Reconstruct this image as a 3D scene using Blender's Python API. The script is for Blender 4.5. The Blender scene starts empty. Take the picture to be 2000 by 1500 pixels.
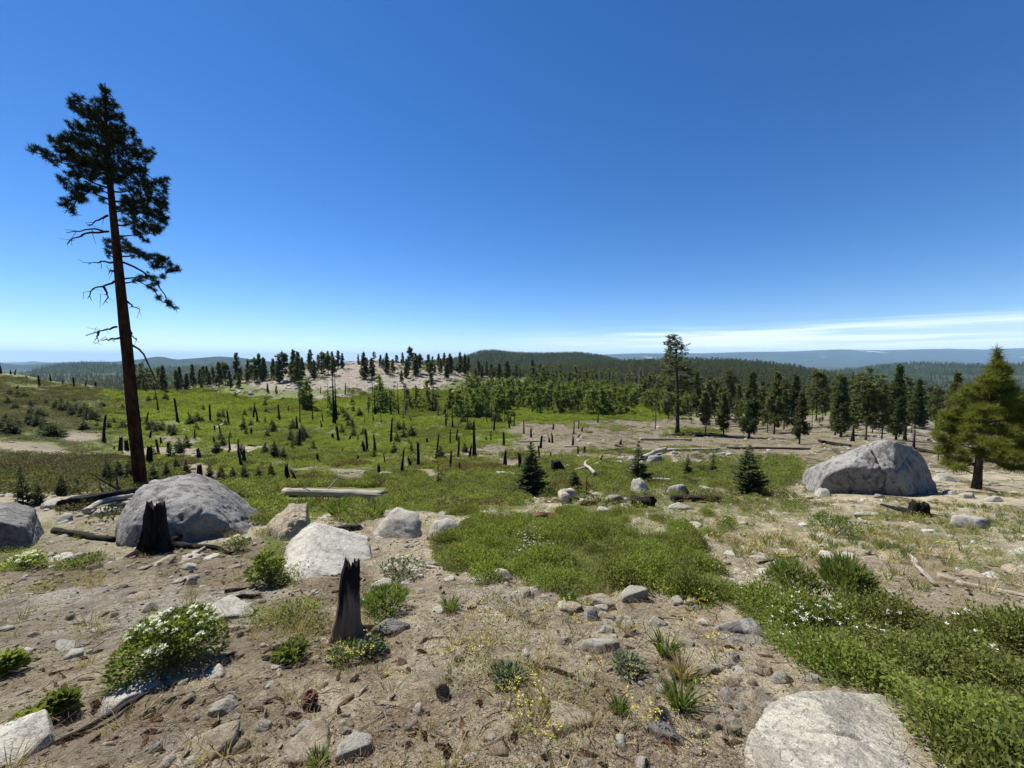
import bpy, bmesh, math, random
import numpy as np
from mathutils import Vector, Matrix, Euler

# ------------------------------------------------------------------ camera, sky, sun, exposure
SC = bpy.context.scene
COL = SC.collection
random.seed(7); RNG = np.random.default_rng(7)
F = 753.0; PITCH = math.radians(3.8); CAMZ = 1.6
cam = bpy.data.cameras.new('camera'); cam_o = bpy.data.objects.new('camera', cam); COL.objects.link(cam_o)
cam.sensor_width = 36; cam.lens = 36 * F / 2000; cam.clip_start = 0.05; cam.clip_end = 200000
cam_o.location = (0, 0, CAMZ); cam_o.rotation_euler = (math.pi / 2 - PITCH, 0, 0)
SC.camera = cam_o
SUN_AZ, SUN_EL = math.radians(-52), math.radians(55)      # azimuth from +Y, negative = left of view
W = bpy.data.worlds.new('World'); SC.world = W; W.use_nodes = True
nt = W.node_tree; nt.nodes.clear()
def nd(t, kind, **kw):
    n = t.nodes.new(kind)
    for k, v in kw.items():
        if k.startswith('i_'):
            n.inputs[k[2:].replace('_', ' ')].default_value = v
        else: setattr(n, k, v)
    return n
sky = nd(nt, 'ShaderNodeTexSky', sky_type='NISHITA', sun_disc=False, sun_elevation=SUN_EL, sun_rotation=SUN_AZ,
         altitude=2100, air_density=1.0, dust_density=0.12, ozone_density=4.0)
tc = nd(nt, 'ShaderNodeTexCoord'); sep = nd(nt, 'ShaderNodeSeparateXYZ')
nt.links.new(tc.outputs['Generated'], sep.inputs[0])
def math_n(t, op, a, b=None, c=None, clamp=False):
    n = t.nodes.new('ShaderNodeMath'); n.operation = op; n.use_clamp = clamp
    for i, v in enumerate((a, b, c)):
        if v is None: continue
        if isinstance(v, (int, float)): n.inputs[i].default_value = v
        else: t.links.new(v, n.inputs[i])
    return n.outputs[0]
def sstep(t, v, a, b):
    n = t.nodes.new('ShaderNodeMapRange'); n.interpolation_type = 'SMOOTHSTEP'
    t.links.new(v, n.inputs['Value']); n.inputs['From Min'].default_value = a; n.inputs['From Max'].default_value = b
    return n.outputs['Result']
# thin streaky cirrus low in the sky, on the right-hand half of the horizon
az = math_n(nt, 'ARCTAN2', sep.outputs[0], sep.outputs[1])
el = math_n(nt, 'ARCSINE', sep.outputs[2])
cmb = nd(nt, 'ShaderNodeCombineXYZ')
nt.links.new(math_n(nt, 'MULTIPLY', az, 1.7), cmb.inputs[0]); nt.links.new(math_n(nt, 'MULTIPLY', el, 46.0), cmb.inputs[1])
nz = nd(nt, 'ShaderNodeTexNoise', i_Scale=1.6, i_Detail=7.0, i_Roughness=0.55, i_Distortion=0.4)
nt.links.new(cmb.outputs[0], nz.inputs['Vector'])
edge = math_n(nt, 'MULTIPLY_ADD', az, 0.010, 0.082)                       # the band rises slowly to the right
top = math_n(nt, 'SUBTRACT', edge, el)
m1 = sstep(nt, math_n(nt, 'MULTIPLY_ADD', nz.outputs['Fac'], 0.05, math_n(nt, 'SUBTRACT', top, 0.034)), 0.0, 0.030)
m2 = sstep(nt, az, -0.12, 0.40)
m3 = math_n(nt, 'SUBTRACT', 1.0, sstep(nt, az, 1.9, 2.6))
m4 = sstep(nt, nz.outputs['Fac'], 0.34, 0.62)
cm = math_n(nt, 'MULTIPLY', math_n(nt, 'MULTIPLY', m1, m2), math_n(nt, 'MULTIPLY', m3, math_n(nt, 'MULTIPLY_ADD', m4, 0.58, 0.22)))
mixc = nd(nt, 'ShaderNodeMixRGB'); nt.links.new(cm, mixc.inputs[0])
hs = nd(nt, 'ShaderNodeHueSaturation', i_Hue=0.506, i_Saturation=1.27, i_Value=1.0); nt.links.new(sky.outputs[0], hs.inputs['Color']); nt.links.new(hs.outputs[0], mixc.inputs[1]); mixc.inputs[2].default_value = (9.0, 9.7, 10.3, 1)
bg = nd(nt, 'ShaderNodeBackground', i_Strength=0.076); wo = nd(nt, 'ShaderNodeOutputWorld')
nt.links.new(mixc.outputs[0], bg.inputs[0]); nt.links.new(bg.outputs[0], wo.inputs[0])
sun = bpy.data.lights.new('sun', 'SUN'); sun.energy = 5.0; sun.angle = math.radians(0.53); sun.color = (1.0, 0.955, 0.89)
sun_o = bpy.data.objects.new('sun', sun); COL.objects.link(sun_o)
sdir = Vector((math.sin(SUN_AZ) * math.cos(SUN_EL), math.cos(SUN_AZ) * math.cos(SUN_EL), math.sin(SUN_EL)))
sun_o.rotation_euler = sdir.to_track_quat('Z', 'Y').to_euler()
SC.view_settings.view_transform = 'Standard'; SC.view_settings.look = 'None'
SC.view_settings.exposure = 0.92; SC.view_settings.gamma = 1.0; SC.view_settings.use_curve_mapping = False
SC.render.engine = 'CYCLES'
cy = SC.cycles
cy.use_denoising = True; cy.max_bounces = 4; cy.diffuse_bounces = 2; cy.glossy_bounces = 2; cy.transmission_bounces = 3
cy.volume_bounces = 1; cy.transparent_max_bounces = 6; cy.use_adaptive_sampling = True; cy.adaptive_threshold = 0.015
cy.caustics_reflective = False; cy.caustics_refractive = False

# ------------------------------------------------------------------ numpy helpers
def vnoise(p, seed=0):
    """value noise in 2-D or 3-D, about -1..1"""
    p = np.asarray(p, float); d = p.shape[-1]
    i0 = np.floor(p).astype(np.int64); f = p - i0; f = f * f * f * (f * (f * 6 - 15) + 10)
    out = 0.0
    for c in range(2 ** d):
        w = 1.0; h = np.full(p.shape[:-1], seed * 374761393 + 1013904223, np.int64)
        for k in range(d):
            b = (c >> k) & 1
            w = w * (f[..., k] if b else 1 - f[..., k])
            h = (h ^ ((i0[..., k] + b) * (668265263, 2246822519, 3266489917)[k])) & 0xFFFFFFFF
            h = (h * 1274126177 + 974711) & 0xFFFFFFFF
            h = h ^ (h >> 15)
        h = (h * 2246822519) & 0xFFFFFFFF; h = h ^ (h >> 13); h = (h * 3266489917) & 0xFFFFFFFF; h = h ^ (h >> 16)
        out = out + w * (h / 4294967295.0 * 2 - 1)
    return out
def fbm(p, octv=4, seed=0, gain=0.5):
    a = 1.0; s = 0.0; n = 0.0; p = np.asarray(p, float)
    for o in range(octv):
        s = s + a * vnoise(p * 2 ** o + o * 17.3, seed + o); n += a; a *= gain
    return s / n
def ss(x, a, b):
    t = np.clip((x - a) / (b - a), 0, 1); return t * t * (3 - 2 * t)

class MB:
    """collects triangles and quads, builds ONE mesh object"""
    def __init__(s): s.v = []; s.t = []; s.q = []; s.n = 0
    def add(s, v, t=None, q=None):
        v = np.asarray(v, float).reshape(-1, 3)
        if t is not None and len(t): s.t.append(np.asarray(t, np.int64).reshape(-1, 3) + s.n)
        if q is not None and len(q): s.q.append(np.asarray(q, np.int64).reshape(-1, 4) + s.n)
        s.v.append(v); s.n += len(v)
    def mesh(s, name, mat=None, smooth=False):
        v = np.concatenate(s.v) if s.v else np.zeros((0, 3))
        t = np.concatenate(s.t) if s.t else np.zeros((0, 3), np.int64)
        q = np.concatenate(s.q) if s.q else np.zeros((0, 4), np.int64)
        me = bpy.data.meshes.new(name)
        me.vertices.add(len(v)); me.vertices.foreach_set('co', v.astype(np.float32).ravel())
        me.loops.add(len(t) * 3 + len(q) * 4); me.polygons.add(len(t) + len(q))
        me.loops.foreach_set('vertex_index', np.concatenate([t.ravel(), q.ravel()]).astype(np.int32))
        st = np.concatenate([np.arange(len(t)) * 3, len(t) * 3 + np.arange(len(q)) * 4]).astype(np.int32)
        me.polygons.foreach_set('loop_start', st)
        if smooth: me.polygons.foreach_set('use_smooth', np.ones(len(st), bool))
        me.update(calc_edges=True)
        if mat: me.materials.append(mat)
        return me
    def tube(s, path, rad, sides=8, cap=True, rough=0.0, seed=0, jag=0.0):
        path = np.asarray(path, float); rad = np.asarray(rad, float); n = len(path)
        tan = np.gradient(path, axis=0); tan /= np.linalg.norm(tan, axis=1)[:, None] + 1e-9
        ref = np.array([0.0, 0, 1]) if abs(tan[0][2]) < 0.8 else np.array([1.0, 0, 0])
        a = np.cross(tan, ref); a /= np.linalg.norm(a, axis=1)[:, None] + 1e-9; b = np.cross(a, tan)
        th = np.linspace(0, 2 * math.pi, sides, endpoint=False)
        ring = np.cos(th)[None, :, None] * a[:, None] + np.sin(th)[None, :, None] * b[:, None]
        r = np.repeat(rad[:, None], sides, 1)
        if rough:
            k = np.arange(n)
            pt = np.stack([np.repeat(np.cos(th)[None] * 2.3, n, 0), np.repeat(np.sin(th)[None] * 2.3, n, 0), np.repeat(k[:, None] * 0.18, sides, 1)], -1)
            r = r * (1 + rough * fbm(pt + seed * 7.7, 3, seed))
        v = path[:, None] + ring * r[..., None]
        if jag:
            v[-1] += tan[-1] * (RNG.random(sides) ** 1.5 * jag)[:, None]
            v[0] -= tan[0] * (RNG.random(sides) * jag * 0.3)[:, None]
        i = np.arange(n - 1)[:, None] * sides; j = np.arange(sides)[None]; j2 = (j + 1) % sides
        q = np.stack([i + j, i + j2, i + sides + j2, i + sides + j], -1).reshape(-1, 4)
        v = v.reshape(-1, 3); t = []
        if cap:
            v = np.concatenate([v, path[:1], path[-1:]]); c0, c1 = n * sides, n * sides + 1
            jj = np.arange(sides)
            t = np.concatenate([np.stack([(jj + 1) % sides, jj, np.full(sides, c0)], -1),
                                np.stack([(n - 1) * sides + jj, (n - 1) * sides + (jj + 1) % sides, np.full(sides, c1)], -1)])
        s.add(v, t, q)
    def leaves(s, pos, direc, length, width, fold=0.0):
        """one kite (two triangles) for each leaf"""
        pos = np.asarray(pos, float); n = len(pos)
        d = direc / (np.linalg.norm(direc, axis=1)[:, None] + 1e-9)
        up = RNG.normal(size=(n, 3)) * 0.5 + np.array([0, 0, 1.0])
        sd = np.cross(d, up); sd /= np.linalg.norm(sd, axis=1)[:, None] + 1e-9
        L = np.broadcast_to(np.asarray(length, float), (n,))[:, None]; Wd = np.broadcast_to(np.asarray(width, float), (n,))[:, None]
        mid = pos + d * L * 0.5
        v = np.stack([pos, mid + sd * Wd * 0.5, pos + d * L, mid - sd * Wd * 0.5], 1).reshape(-1, 3)
        k = np.arange(n)[:, None] * 4
        s.add(v, q=k + np.array([[0, 1, 2, 3]]))
    def needles(s, pos, direc, length, width):
        pos = np.asarray(pos, float); n = len(pos)
        d = direc / (np.linalg.norm(direc, axis=1)[:, None] + 1e-9)
        sd = np.cross(d, RNG.normal(size=(n, 3))); sd /= np.linalg.norm(sd, axis=1)[:, None] + 1e-9
        L = np.broadcast_to(np.asarray(length, float), (n,))[:, None]; Wd = np.broadcast_to(np.asarray(width, float), (n,))[:, None]
        v = np.stack([pos - sd * Wd * .5, pos + sd * Wd * .5, pos + d * L], 1).reshape(-1, 3)
        s.add(v, t=np.arange(n)[:, None] * 3 + np.array([[0, 1, 2]]))

# ------------------------------------------------------------------ object helpers
def obj(name, me, parent=None, loc=None, rot=None, scale=None):
    o = bpy.data.objects.new(name, me); COL.objects.link(o)
    if parent: o.parent = parent
    if loc is not None: o.location = loc
    if rot is not None: o.rotation_euler = rot
    if scale is not None: o.scale = scale if hasattr(scale, '__len__') else (scale,) * 3
    return o
def tag(o, label=None, cat=None, group=None, kind=None):
    if label: o['label'] = label
    if cat: o['category'] = cat
    if group: o['group'] = group
    if kind: o['kind'] = kind
    return o
def thing(name, label, cat, loc=(0, 0, 0), rz=0, group=None, scale=None):
    return tag(obj(name, None, None, loc, (0, 0, rz), scale), label, cat, group)
ORD = ['first', 'second', 'third', 'fourth', 'fifth', 'sixth', 'seventh', 'eighth', 'ninth', 'tenth', 'eleventh', 'twelfth', 'thirteenth',
       'fourteenth', 'fifteenth', 'sixteenth', 'seventeenth', 'eighteenth', 'nineteenth', 'twentieth']
TENS = {2: 'twenty', 3: 'thirty', 4: 'forty', 5: 'fifty', 6: 'sixty', 7: 'seventy'}
def nth(i):
    if i < 20: return ORD[i]
    t, u = divmod(i + 1, 10)
    return (TENS[t][:-1] + 'ieth') if u == 0 else TENS[t] + '-' + ORD[u - 1]
def row_labels(items, text):
    """items sorted from the left; text has {n} for 'seventh from the left'"""
    n = len(items); out = []
    for i in range(n):
        k = 'leftmost' if i == 0 else 'rightmost' if i == n - 1 else (nth(i) + ' from the left' if i < n / 2 else nth(n - 1 - i) + ' from the right')
        out.append(text.format(n=k))
    return out

# ------------------------------------------------------------------ projection and terrain
CP, SP = math.cos(PITCH), math.sin(PITCH)
def ray(px, py):
    cx, c_y = (px - 1000) / F, (750 - py) / F
    return np.array([cx, CP + c_y * SP, -SP + c_y * CP])
def at(px, py, Y):
    d = ray(px, py); return np.array([0, 0, CAMZ]) + d * (Y / d[1])
def proj(x, y, z):
    z = z - CAMZ; f = y * CP - z * SP; u = y * SP + z * CP
    f = np.where(np.abs(f) < 1e-3, 1e-3, f)
    return 1000 + F * x / f, 750 - F * u / f
NEAR = [(0.3, 1e4), (1.0, 1e4), (1.41, 1500)]
PROF = {   # picture column: (distance ahead, picture row) of the ground along it
 0:    [(2.1,1320),(3,1200),(4.2,1120),(5.5,1078),(7,1032),(10,992),(16,950),(25,910),(40,860),(60,820),(90,780),(130,742),(170,727),(220,729),(320,745),(600,765)],
 130:  [(2.1,1320),(3,1200),(4.2,1120),(5.5,1076),(7,1030),(10,990),(16,952),(25,915),(40,868),(60,828),(90,788),(130,756),(180,747),(230,752),(320,765),(600,775)],
 250:  [(2.1,1310),(3,1190),(4.2,1115),(5.5,1075),(7,1030),(10,988),(16,955),(25,925),(40,880),(60,840),(90,800),(130,773),(180,764),(230,768),(320,780),(600,785)],
 450:  [(2.0,1330),(2.8,1205),(4.2,1105),(5.5,1066),(7,1030),(10,990),(16,958),(25,930),(40,890),(60,852),(90,815),(130,783),(170,762),(220,743),(260,737),(350,756),(600,770)],
 600:  [(1.9,1350),(2.6,1240),(4.2,1100),(5.5,1062),(7,1030),(10,994),(16,965),(25,938),(40,895),(60,855),(90,818),(120,793),(150,768),(190,742),(240,718),(270,711),(350,732),(600,760)],
 720:  [(1.9,1350),(2.6,1240),(4.2,1100),(5.5,1060),(7,1032),(10,998),(16,968),(25,938),(40,898),(60,858),(90,818),(120,793),(150,768),(190,742),(240,715),(270,706),(320,704),(420,722),(600,750)],
 850:  [(1.9,1350),(2.5,1245),(3.5,1145),(4.7,1085),(6.2,1045),(9,1005),(14,973),(22,945),(33,914),(48,886),(66,856),(90,826),(120,798),(150,778),(190,752),(240,726),(270,716),(330,713),(420,724),(700,750)],
 1000: [(1.9,1350),(2.5,1245),(3.4,1150),(4.6,1090),(6.2,1045),(9,1005),(14,973),(20,950),(30,915),(42,890),(60,857),(85,826),(120,802),(180,775),(240,757),(300,748),(400,740),(600,734),(1000,735)],
 1150: [(1.9,1350),(2.5,1245),(3.4,1150),(4.6,1090),(6.2,1045),(9,1003),(14,970),(20,942),(30,908),(44,882),(60,857),(85,824),(120,802),(180,782),(300,760),(500,748),(1000,745)],
 1325: [(1.9,1350),(2.5,1245),(3.4,1160),(4.6,1098),(6.2,1050),(9,1003),(14,970),(20,944),(30,910),(45,880),(70,847),(100,822),(150,803),(250,782),(500,765),(1000,760)],
 1500: [(1.9,1345),(2.5,1245),(3.4,1160),(4.6,1100),(6.2,1052),(9,1008),(14,970),(20,943),(30,910),(45,880),(60,860),(80,843),(120,822),(200,803),(400,788),(1000,775)],
 1700: [(1.9,1345),(2.6,1240),(3.5,1160),(5,1090),(8,1018),(12,975),(18,935),(28,898),(40,874),(60,850),(90,825),(130,808),(250,790),(1000,775)],
 1900: [(1.9,1345),(2.6,1240),(3.5,1165),(5,1095),(8,1020),(12,978),(16,948),(24,912),(40,880),(60,858),(100,830),(200,803),(400,788),(1000,775)],
 2100: [(1.9,1345),(2.6,1240),(3.5,1165),(5,1095),(8,1020),(12,980),(16,950),(24,912),(40,880),(60,858),(100,830),(200,803),(400,788),(1000,775)],
}
LY = np.linspace(math.log(0.3), math.log(40000), 700)
def zrow(py, Y): return at(1000, py, Y)[2]
def make_prof(rows):
    ys = [0.3, 1.0, 1.41] + [r[0] for r in rows]; zs = [0.04, 0.02, 0.0] + [zrow(r[1], r[0]) for r in rows]
    ys += [2000, 5000, 40000]; zs += [-75, -150, -260]
    z = np.interp(LY, np.log(ys), zs)
    k = np.exp(-0.5 * (np.arange(-12, 13) / 4.5) ** 2); k /= k.sum()
    return np.convolve(np.pad(z, 12, mode='edge'), k, 'valid')
_az = [math.atan((c - 1000) / F) for c in PROF]; _pz = [make_prof(r) for r in PROF.values()]
back = np.interp(LY, np.log([0.3, 3, 10, 40, 200, 1000, 40000]), [0.04, 0.05, 0.3, 1.5, 2, -20, -200])
AZS = np.array([-math.pi, -2.2] + _az + [2.2, math.pi]); PZS = np.array([back, back] + _pz + [back, back])
def H0(x, y):
    x = np.asarray(x, float); y = np.asarray(y, float)
    a = np.arctan2(x, y); r = np.hypot(x, y)
    l = np.log(np.maximum(r * np.cos(np.clip(a, -0.95, 0.95)), 0.3))
    fl = np.clip((l - LY[0]) / (LY[1] - LY[0]), 0, len(LY) - 1.001); li = fl.astype(int); lf = fl - li
    ai = np.clip(np.searchsorted(AZS, a) - 1, 0, len(AZS) - 2); af = np.clip((a - AZS[ai]) / (AZS[ai + 1] - AZS[ai]), 0, 1); af = af * af * (3 - 2 * af)
    g = lambda c: PZS[c, li] * (1 - lf) + PZS[c, li + 1] * lf
    return g(ai) * (1 - af) + g(ai + 1) * af
def H(x, y):
    x = np.asarray(x, float); y = np.asarray(y, float); r = np.hypot(x, y); p = np.stack([x, y], -1)
    z = H0(x, y)
    z = z + 0.016 * fbm(p / 0.16, 3, 1) * ss(-r, -14, -6) + 0.05 * fbm(p / 0.8, 3, 2) * ss(r, 0.8, 2.5) * ss(-r, -120, -20)
    rid = 1 - np.abs(fbm(p @ np.array([[0.8, 0.5], [-0.6, 0.9]]) / np.array([1.6, 0.7]), 3, 9))
    z = z + 0.07 * (rid - 0.75) * ss(r, 1.0, 2.5) * ss(-r, -25, -9)
    z = z + 0.30 * fbm(p / 6.0, 3, 3) * ss(r, 7, 22) * ss(-r, -600, -150) + 1.1 * fbm(p / 34.0, 4, 4) * ss(r, 60, 200) + 9 * fbm(p / 400., 4, 5) * ss(r, 500, 3000)
    return z
GA = np.radians(np.concatenate([np.linspace(-180, -62, 34, endpoint=False), np.linspace(-62, 62, 580), np.linspace(62, 180, 34)[1:-1]]))
GR = np.concatenate([np.exp(np.linspace(math.log(0.45), math.log(20), 280, endpoint=False)), np.exp(np.linspace(math.log(20), math.log(420), 190, endpoint=False)), np.exp(np.linspace(math.log(420), math.log(41000), 70))])
_R, _A = np.meshgrid(GR, GA, indexing='ij'); GX, GY = _R * np.sin(_A), _R * np.cos(_A); GZ = H(GX, GY)
def HG(x, y):
    """height of the ground mesh itself"""
    x = np.asarray(x, float); y = np.asarray(y, float); r = np.clip(np.hypot(x, y), GR[0], GR[-1] * .999); a = np.clip(np.arctan2(x, y), GA[0], GA[-1] - 1e-6)
    i = np.clip(np.searchsorted(GR, r) - 1, 0, len(GR) - 2); j = np.clip(np.searchsorted(GA, a) - 1, 0, len(GA) - 2)
    fi = (r - GR[i]) / (GR[i + 1] - GR[i]); fj = (a - GA[j]) / (GA[j + 1] - GA[j])
    return (GZ[i, j] * (1 - fj) + GZ[i, j + 1] * fj) * (1 - fi) + (GZ[i + 1, j] * (1 - fj) + GZ[i + 1, j + 1] * fj) * fi
def cast(px, py, ymax=900):
    d = ray(px, py); ts = np.exp(np.linspace(math.log(0.8), math.log(ymax), 900)) / d[1]
    P = np.array([0, 0, CAMZ]) + ts[:, None] * d; below = P[:, 2] < HG(P[:, 0], P[:, 1])
    i = int(np.argmax(below)) if below.any() else len(ts) - 1
    ts = np.linspace(ts[max(i - 1, 0)], ts[i], 60); P = np.array([0, 0, CAMZ]) + ts[:, None] * d
    b2 = P[:, 2] < HG(P[:, 0], P[:, 1]); q = P[int(np.argmax(b2)) if b2.any() else -1]; q[2] = float(HG(q[0], q[1])); return q
def px_size(P): return (P[1] * CP - (P[2] - CAMZ) * SP) / F       # metres per photograph pixel at P
def px_wide(P): return px_size(P) * math.cos(math.atan2(P[0], P[1]))      # the same across the view, for round things seen off the lens axis

# ------------------------------------------------------------------ materials
def new_mat(name):
    m = bpy.data.materials.new(name); m.use_nodes = True; t = m.node_tree; t.nodes.clear()
    return m, t, t.nodes.new('ShaderNodeOutputMaterial')
def noise_n(t, vec, scale, detail=5.0, rough=0.55, dist=0.0):
    n = nd(t, 'ShaderNodeTexNoise', i_Scale=scale, i_Detail=detail, i_Roughness=rough, i_Distortion=dist)
    if vec is not None: t.links.new(vec, n.inputs['Vector'])
    return n.outputs['Fac']
def ramp(t, fac, stops):
    r = t.nodes.new('ShaderNodeValToRGB'); e = r.color_ramp.elements
    while len(e) < len(stops): e.new(0.5)
    for k, (p, c) in zip(e, stops): k.position = p; k.color = (*c, 1)
    t.links.new(fac, r.inputs[0]); return r.outputs[0]
def mix(t, fac, a, b, mode='MIX'):
    n = t.nodes.new('ShaderNodeMixRGB'); n.blend_type = mode
    for i, v in enumerate((fac, a, b)):
        if isinstance(v, (int, float)): n.inputs[i].default_value = v
        elif isinstance(v, tuple): n.inputs[i].default_value = (*v, 1)
        else: t.links.new(v, n.inputs[i])
    return n.outputs[0]
def bump(t, h, dist, strength=1.0, prev=None):
    b = nd(t, 'ShaderNodeBump', i_Strength=strength, i_Distance=dist); t.links.new(h, b.inputs['Height'])
    if prev is not None: t.links.new(prev, b.inputs['Normal'])
    return b.outputs[0]
def princ(t, out, col, rough=0.9, normal=None, spec=0.25):
    p = nd(t, 'ShaderNodeBsdfPrincipled', i_Roughness=rough); p.inputs['Specular IOR Level'].default_value = spec
    if isinstance(col, tuple): p.inputs['Base Color'].default_value = (*col, 1)
    else: t.links.new(col, p.inputs['Base Color'])
    if normal is not None: t.links.new(normal, p.inputs['Normal'])
    t.links.new(p.outputs[0], out.inputs[0]); return p
def coords(t, scale=None, rnd=True):
    c = nd(t, 'ShaderNodeTexCoord').outputs['Object']
    if scale:
        m = nd(t, 'ShaderNodeMapping'); m.inputs['Scale'].default_value = scale; t.links.new(c, m.inputs[0]); c = m.outputs[0]
    if rnd:
        oi = nd(t, 'ShaderNodeObjectInfo'); s = t.nodes.new('ShaderNodeVectorMath'); s.operation = 'ADD'
        k = nd(t, 'ShaderNodeCombineXYZ'); v = math_n(t, 'MULTIPLY', oi.outputs['Random'], 37.0)
        t.links.new(v, k.inputs[0]); t.links.new(v, k.inputs[2]); t.links.new(c, s.inputs[0]); t.links.new(k.outputs[0], s.inputs[1]); c = s.outputs[0]
    return c

def granite_nodes(t, c, light, dark, warm, sc=1.0, stain=0.5):
    big = noise_n(t, c, 1.7 * sc, 6, 0.6, 0.5)
    col = mix(t, sstep(t, big, 0.35, 0.7), light, warm)
    fine = noise_n(t, c, 55 * sc, 4, 0.75)
    col = mix(t, sstep(t, fine, 0.50, 0.62), col, dark)
    peb = noise_n(t, c, 130 * sc, 2, 0.6)
    col = mix(t, math_n(t, 'MULTIPLY', sstep(t, peb, 0.55, 0.66), 0.7), col, tuple(min(1, x * 1.45) for x in light))
    sm = nd(t, 'ShaderNodeMapping'); sm.inputs['Scale'].default_value = (1, 1, .45); t.links.new(c, sm.inputs[0])
    st = noise_n(t, sm.outputs[0], 3.6 * sc, 7, 0.72, 1.4)
    col = mix(t, math_n(t, 'MULTIPLY', sstep(t, st, 0.50, 0.58), stain), col, (0.068, 0.064, 0.058))
    return col, fine, st
def big_gate(t, c, sc): return noise_n(t, c, 0.9 * sc, 2, 0.5)
def granite(name, light=(0.40, 0.375, 0.335), dark=(0.20, 0.19, 0.18), warm=(0.37, 0.32, 0.25), sc=1.0, stain=0.5, bmp=0.012, crk=0.0):
    m, t, out = new_mat(name); c = coords(t)
    col, fine, st = granite_nodes(t, c, light, dark, warm, sc, stain)
    vo = nd(t, 'ShaderNodeTexVoronoi', feature='DISTANCE_TO_EDGE', i_Scale=2.1 * sc)
    vm = t.nodes.new('ShaderNodeVectorMath'); vm.operation = 'ADD'; nv = nd(t, 'ShaderNodeTexNoise', i_Scale=3.0 * sc, i_Detail=3.0); t.links.new(c, nv.inputs['Vector']); t.links.new(nv.outputs['Color'], vm.inputs[0]); t.links.new(c, vm.inputs[1]); t.links.new(vm.outputs[0], vo.inputs['Vector'])
    crack = math_n(t, 'MULTIPLY', sstep(t, vo.outputs[0], 0.022, 0.004), sstep(t, big_gate(t, c, sc), 0.46, 0.56))
    col = mix(t, math_n(t, 'MULTIPLY', crack, crk), col, (0.045, 0.042, 0.038))
    h = math_n(t, 'ADD', math_n(t, 'MULTIPLY', fine, 0.4), math_n(t, 'SUBTRACT', noise_n(t, c, 9 * sc, 6, 0.72), math_n(t, 'MULTIPLY', crack, crk)))
    princ(t, out, col, 0.88, bump(t, h, bmp, 0.9)); return m
M = {}
M['granite'] = granite('granite_grey', (0.245, 0.237, 0.215), (0.10, 0.097, 0.088), (0.19, 0.177, 0.150), stain=.75, bmp=.035, crk=.55)
M['granite_pale'] = granite('granite_pale', (0.335, 0.318, 0.268), (0.145, 0.137, 0.115), (0.275, 0.252, 0.190), stain=0.4, bmp=.018)
M['granite_white'] = granite('granite_white', (0.40, 0.382, 0.328), (0.20, 0.19, 0.16), (0.345, 0.315, 0.25), stain=0.35, bmp=.015)
M['granite_tan'] = granite('granite_tan', (0.30, 0.256, 0.175), (0.135, 0.112, 0.08), (0.25, 0.198, 0.125), stain=0.5, bmp=.02)
M['granite_dark'] = granite('granite_dark', (0.18, 0.175, 0.16), (0.09, 0.087, 0.078), (0.15, 0.14, 0.118), stain=0.7, bmp=.03)

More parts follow.
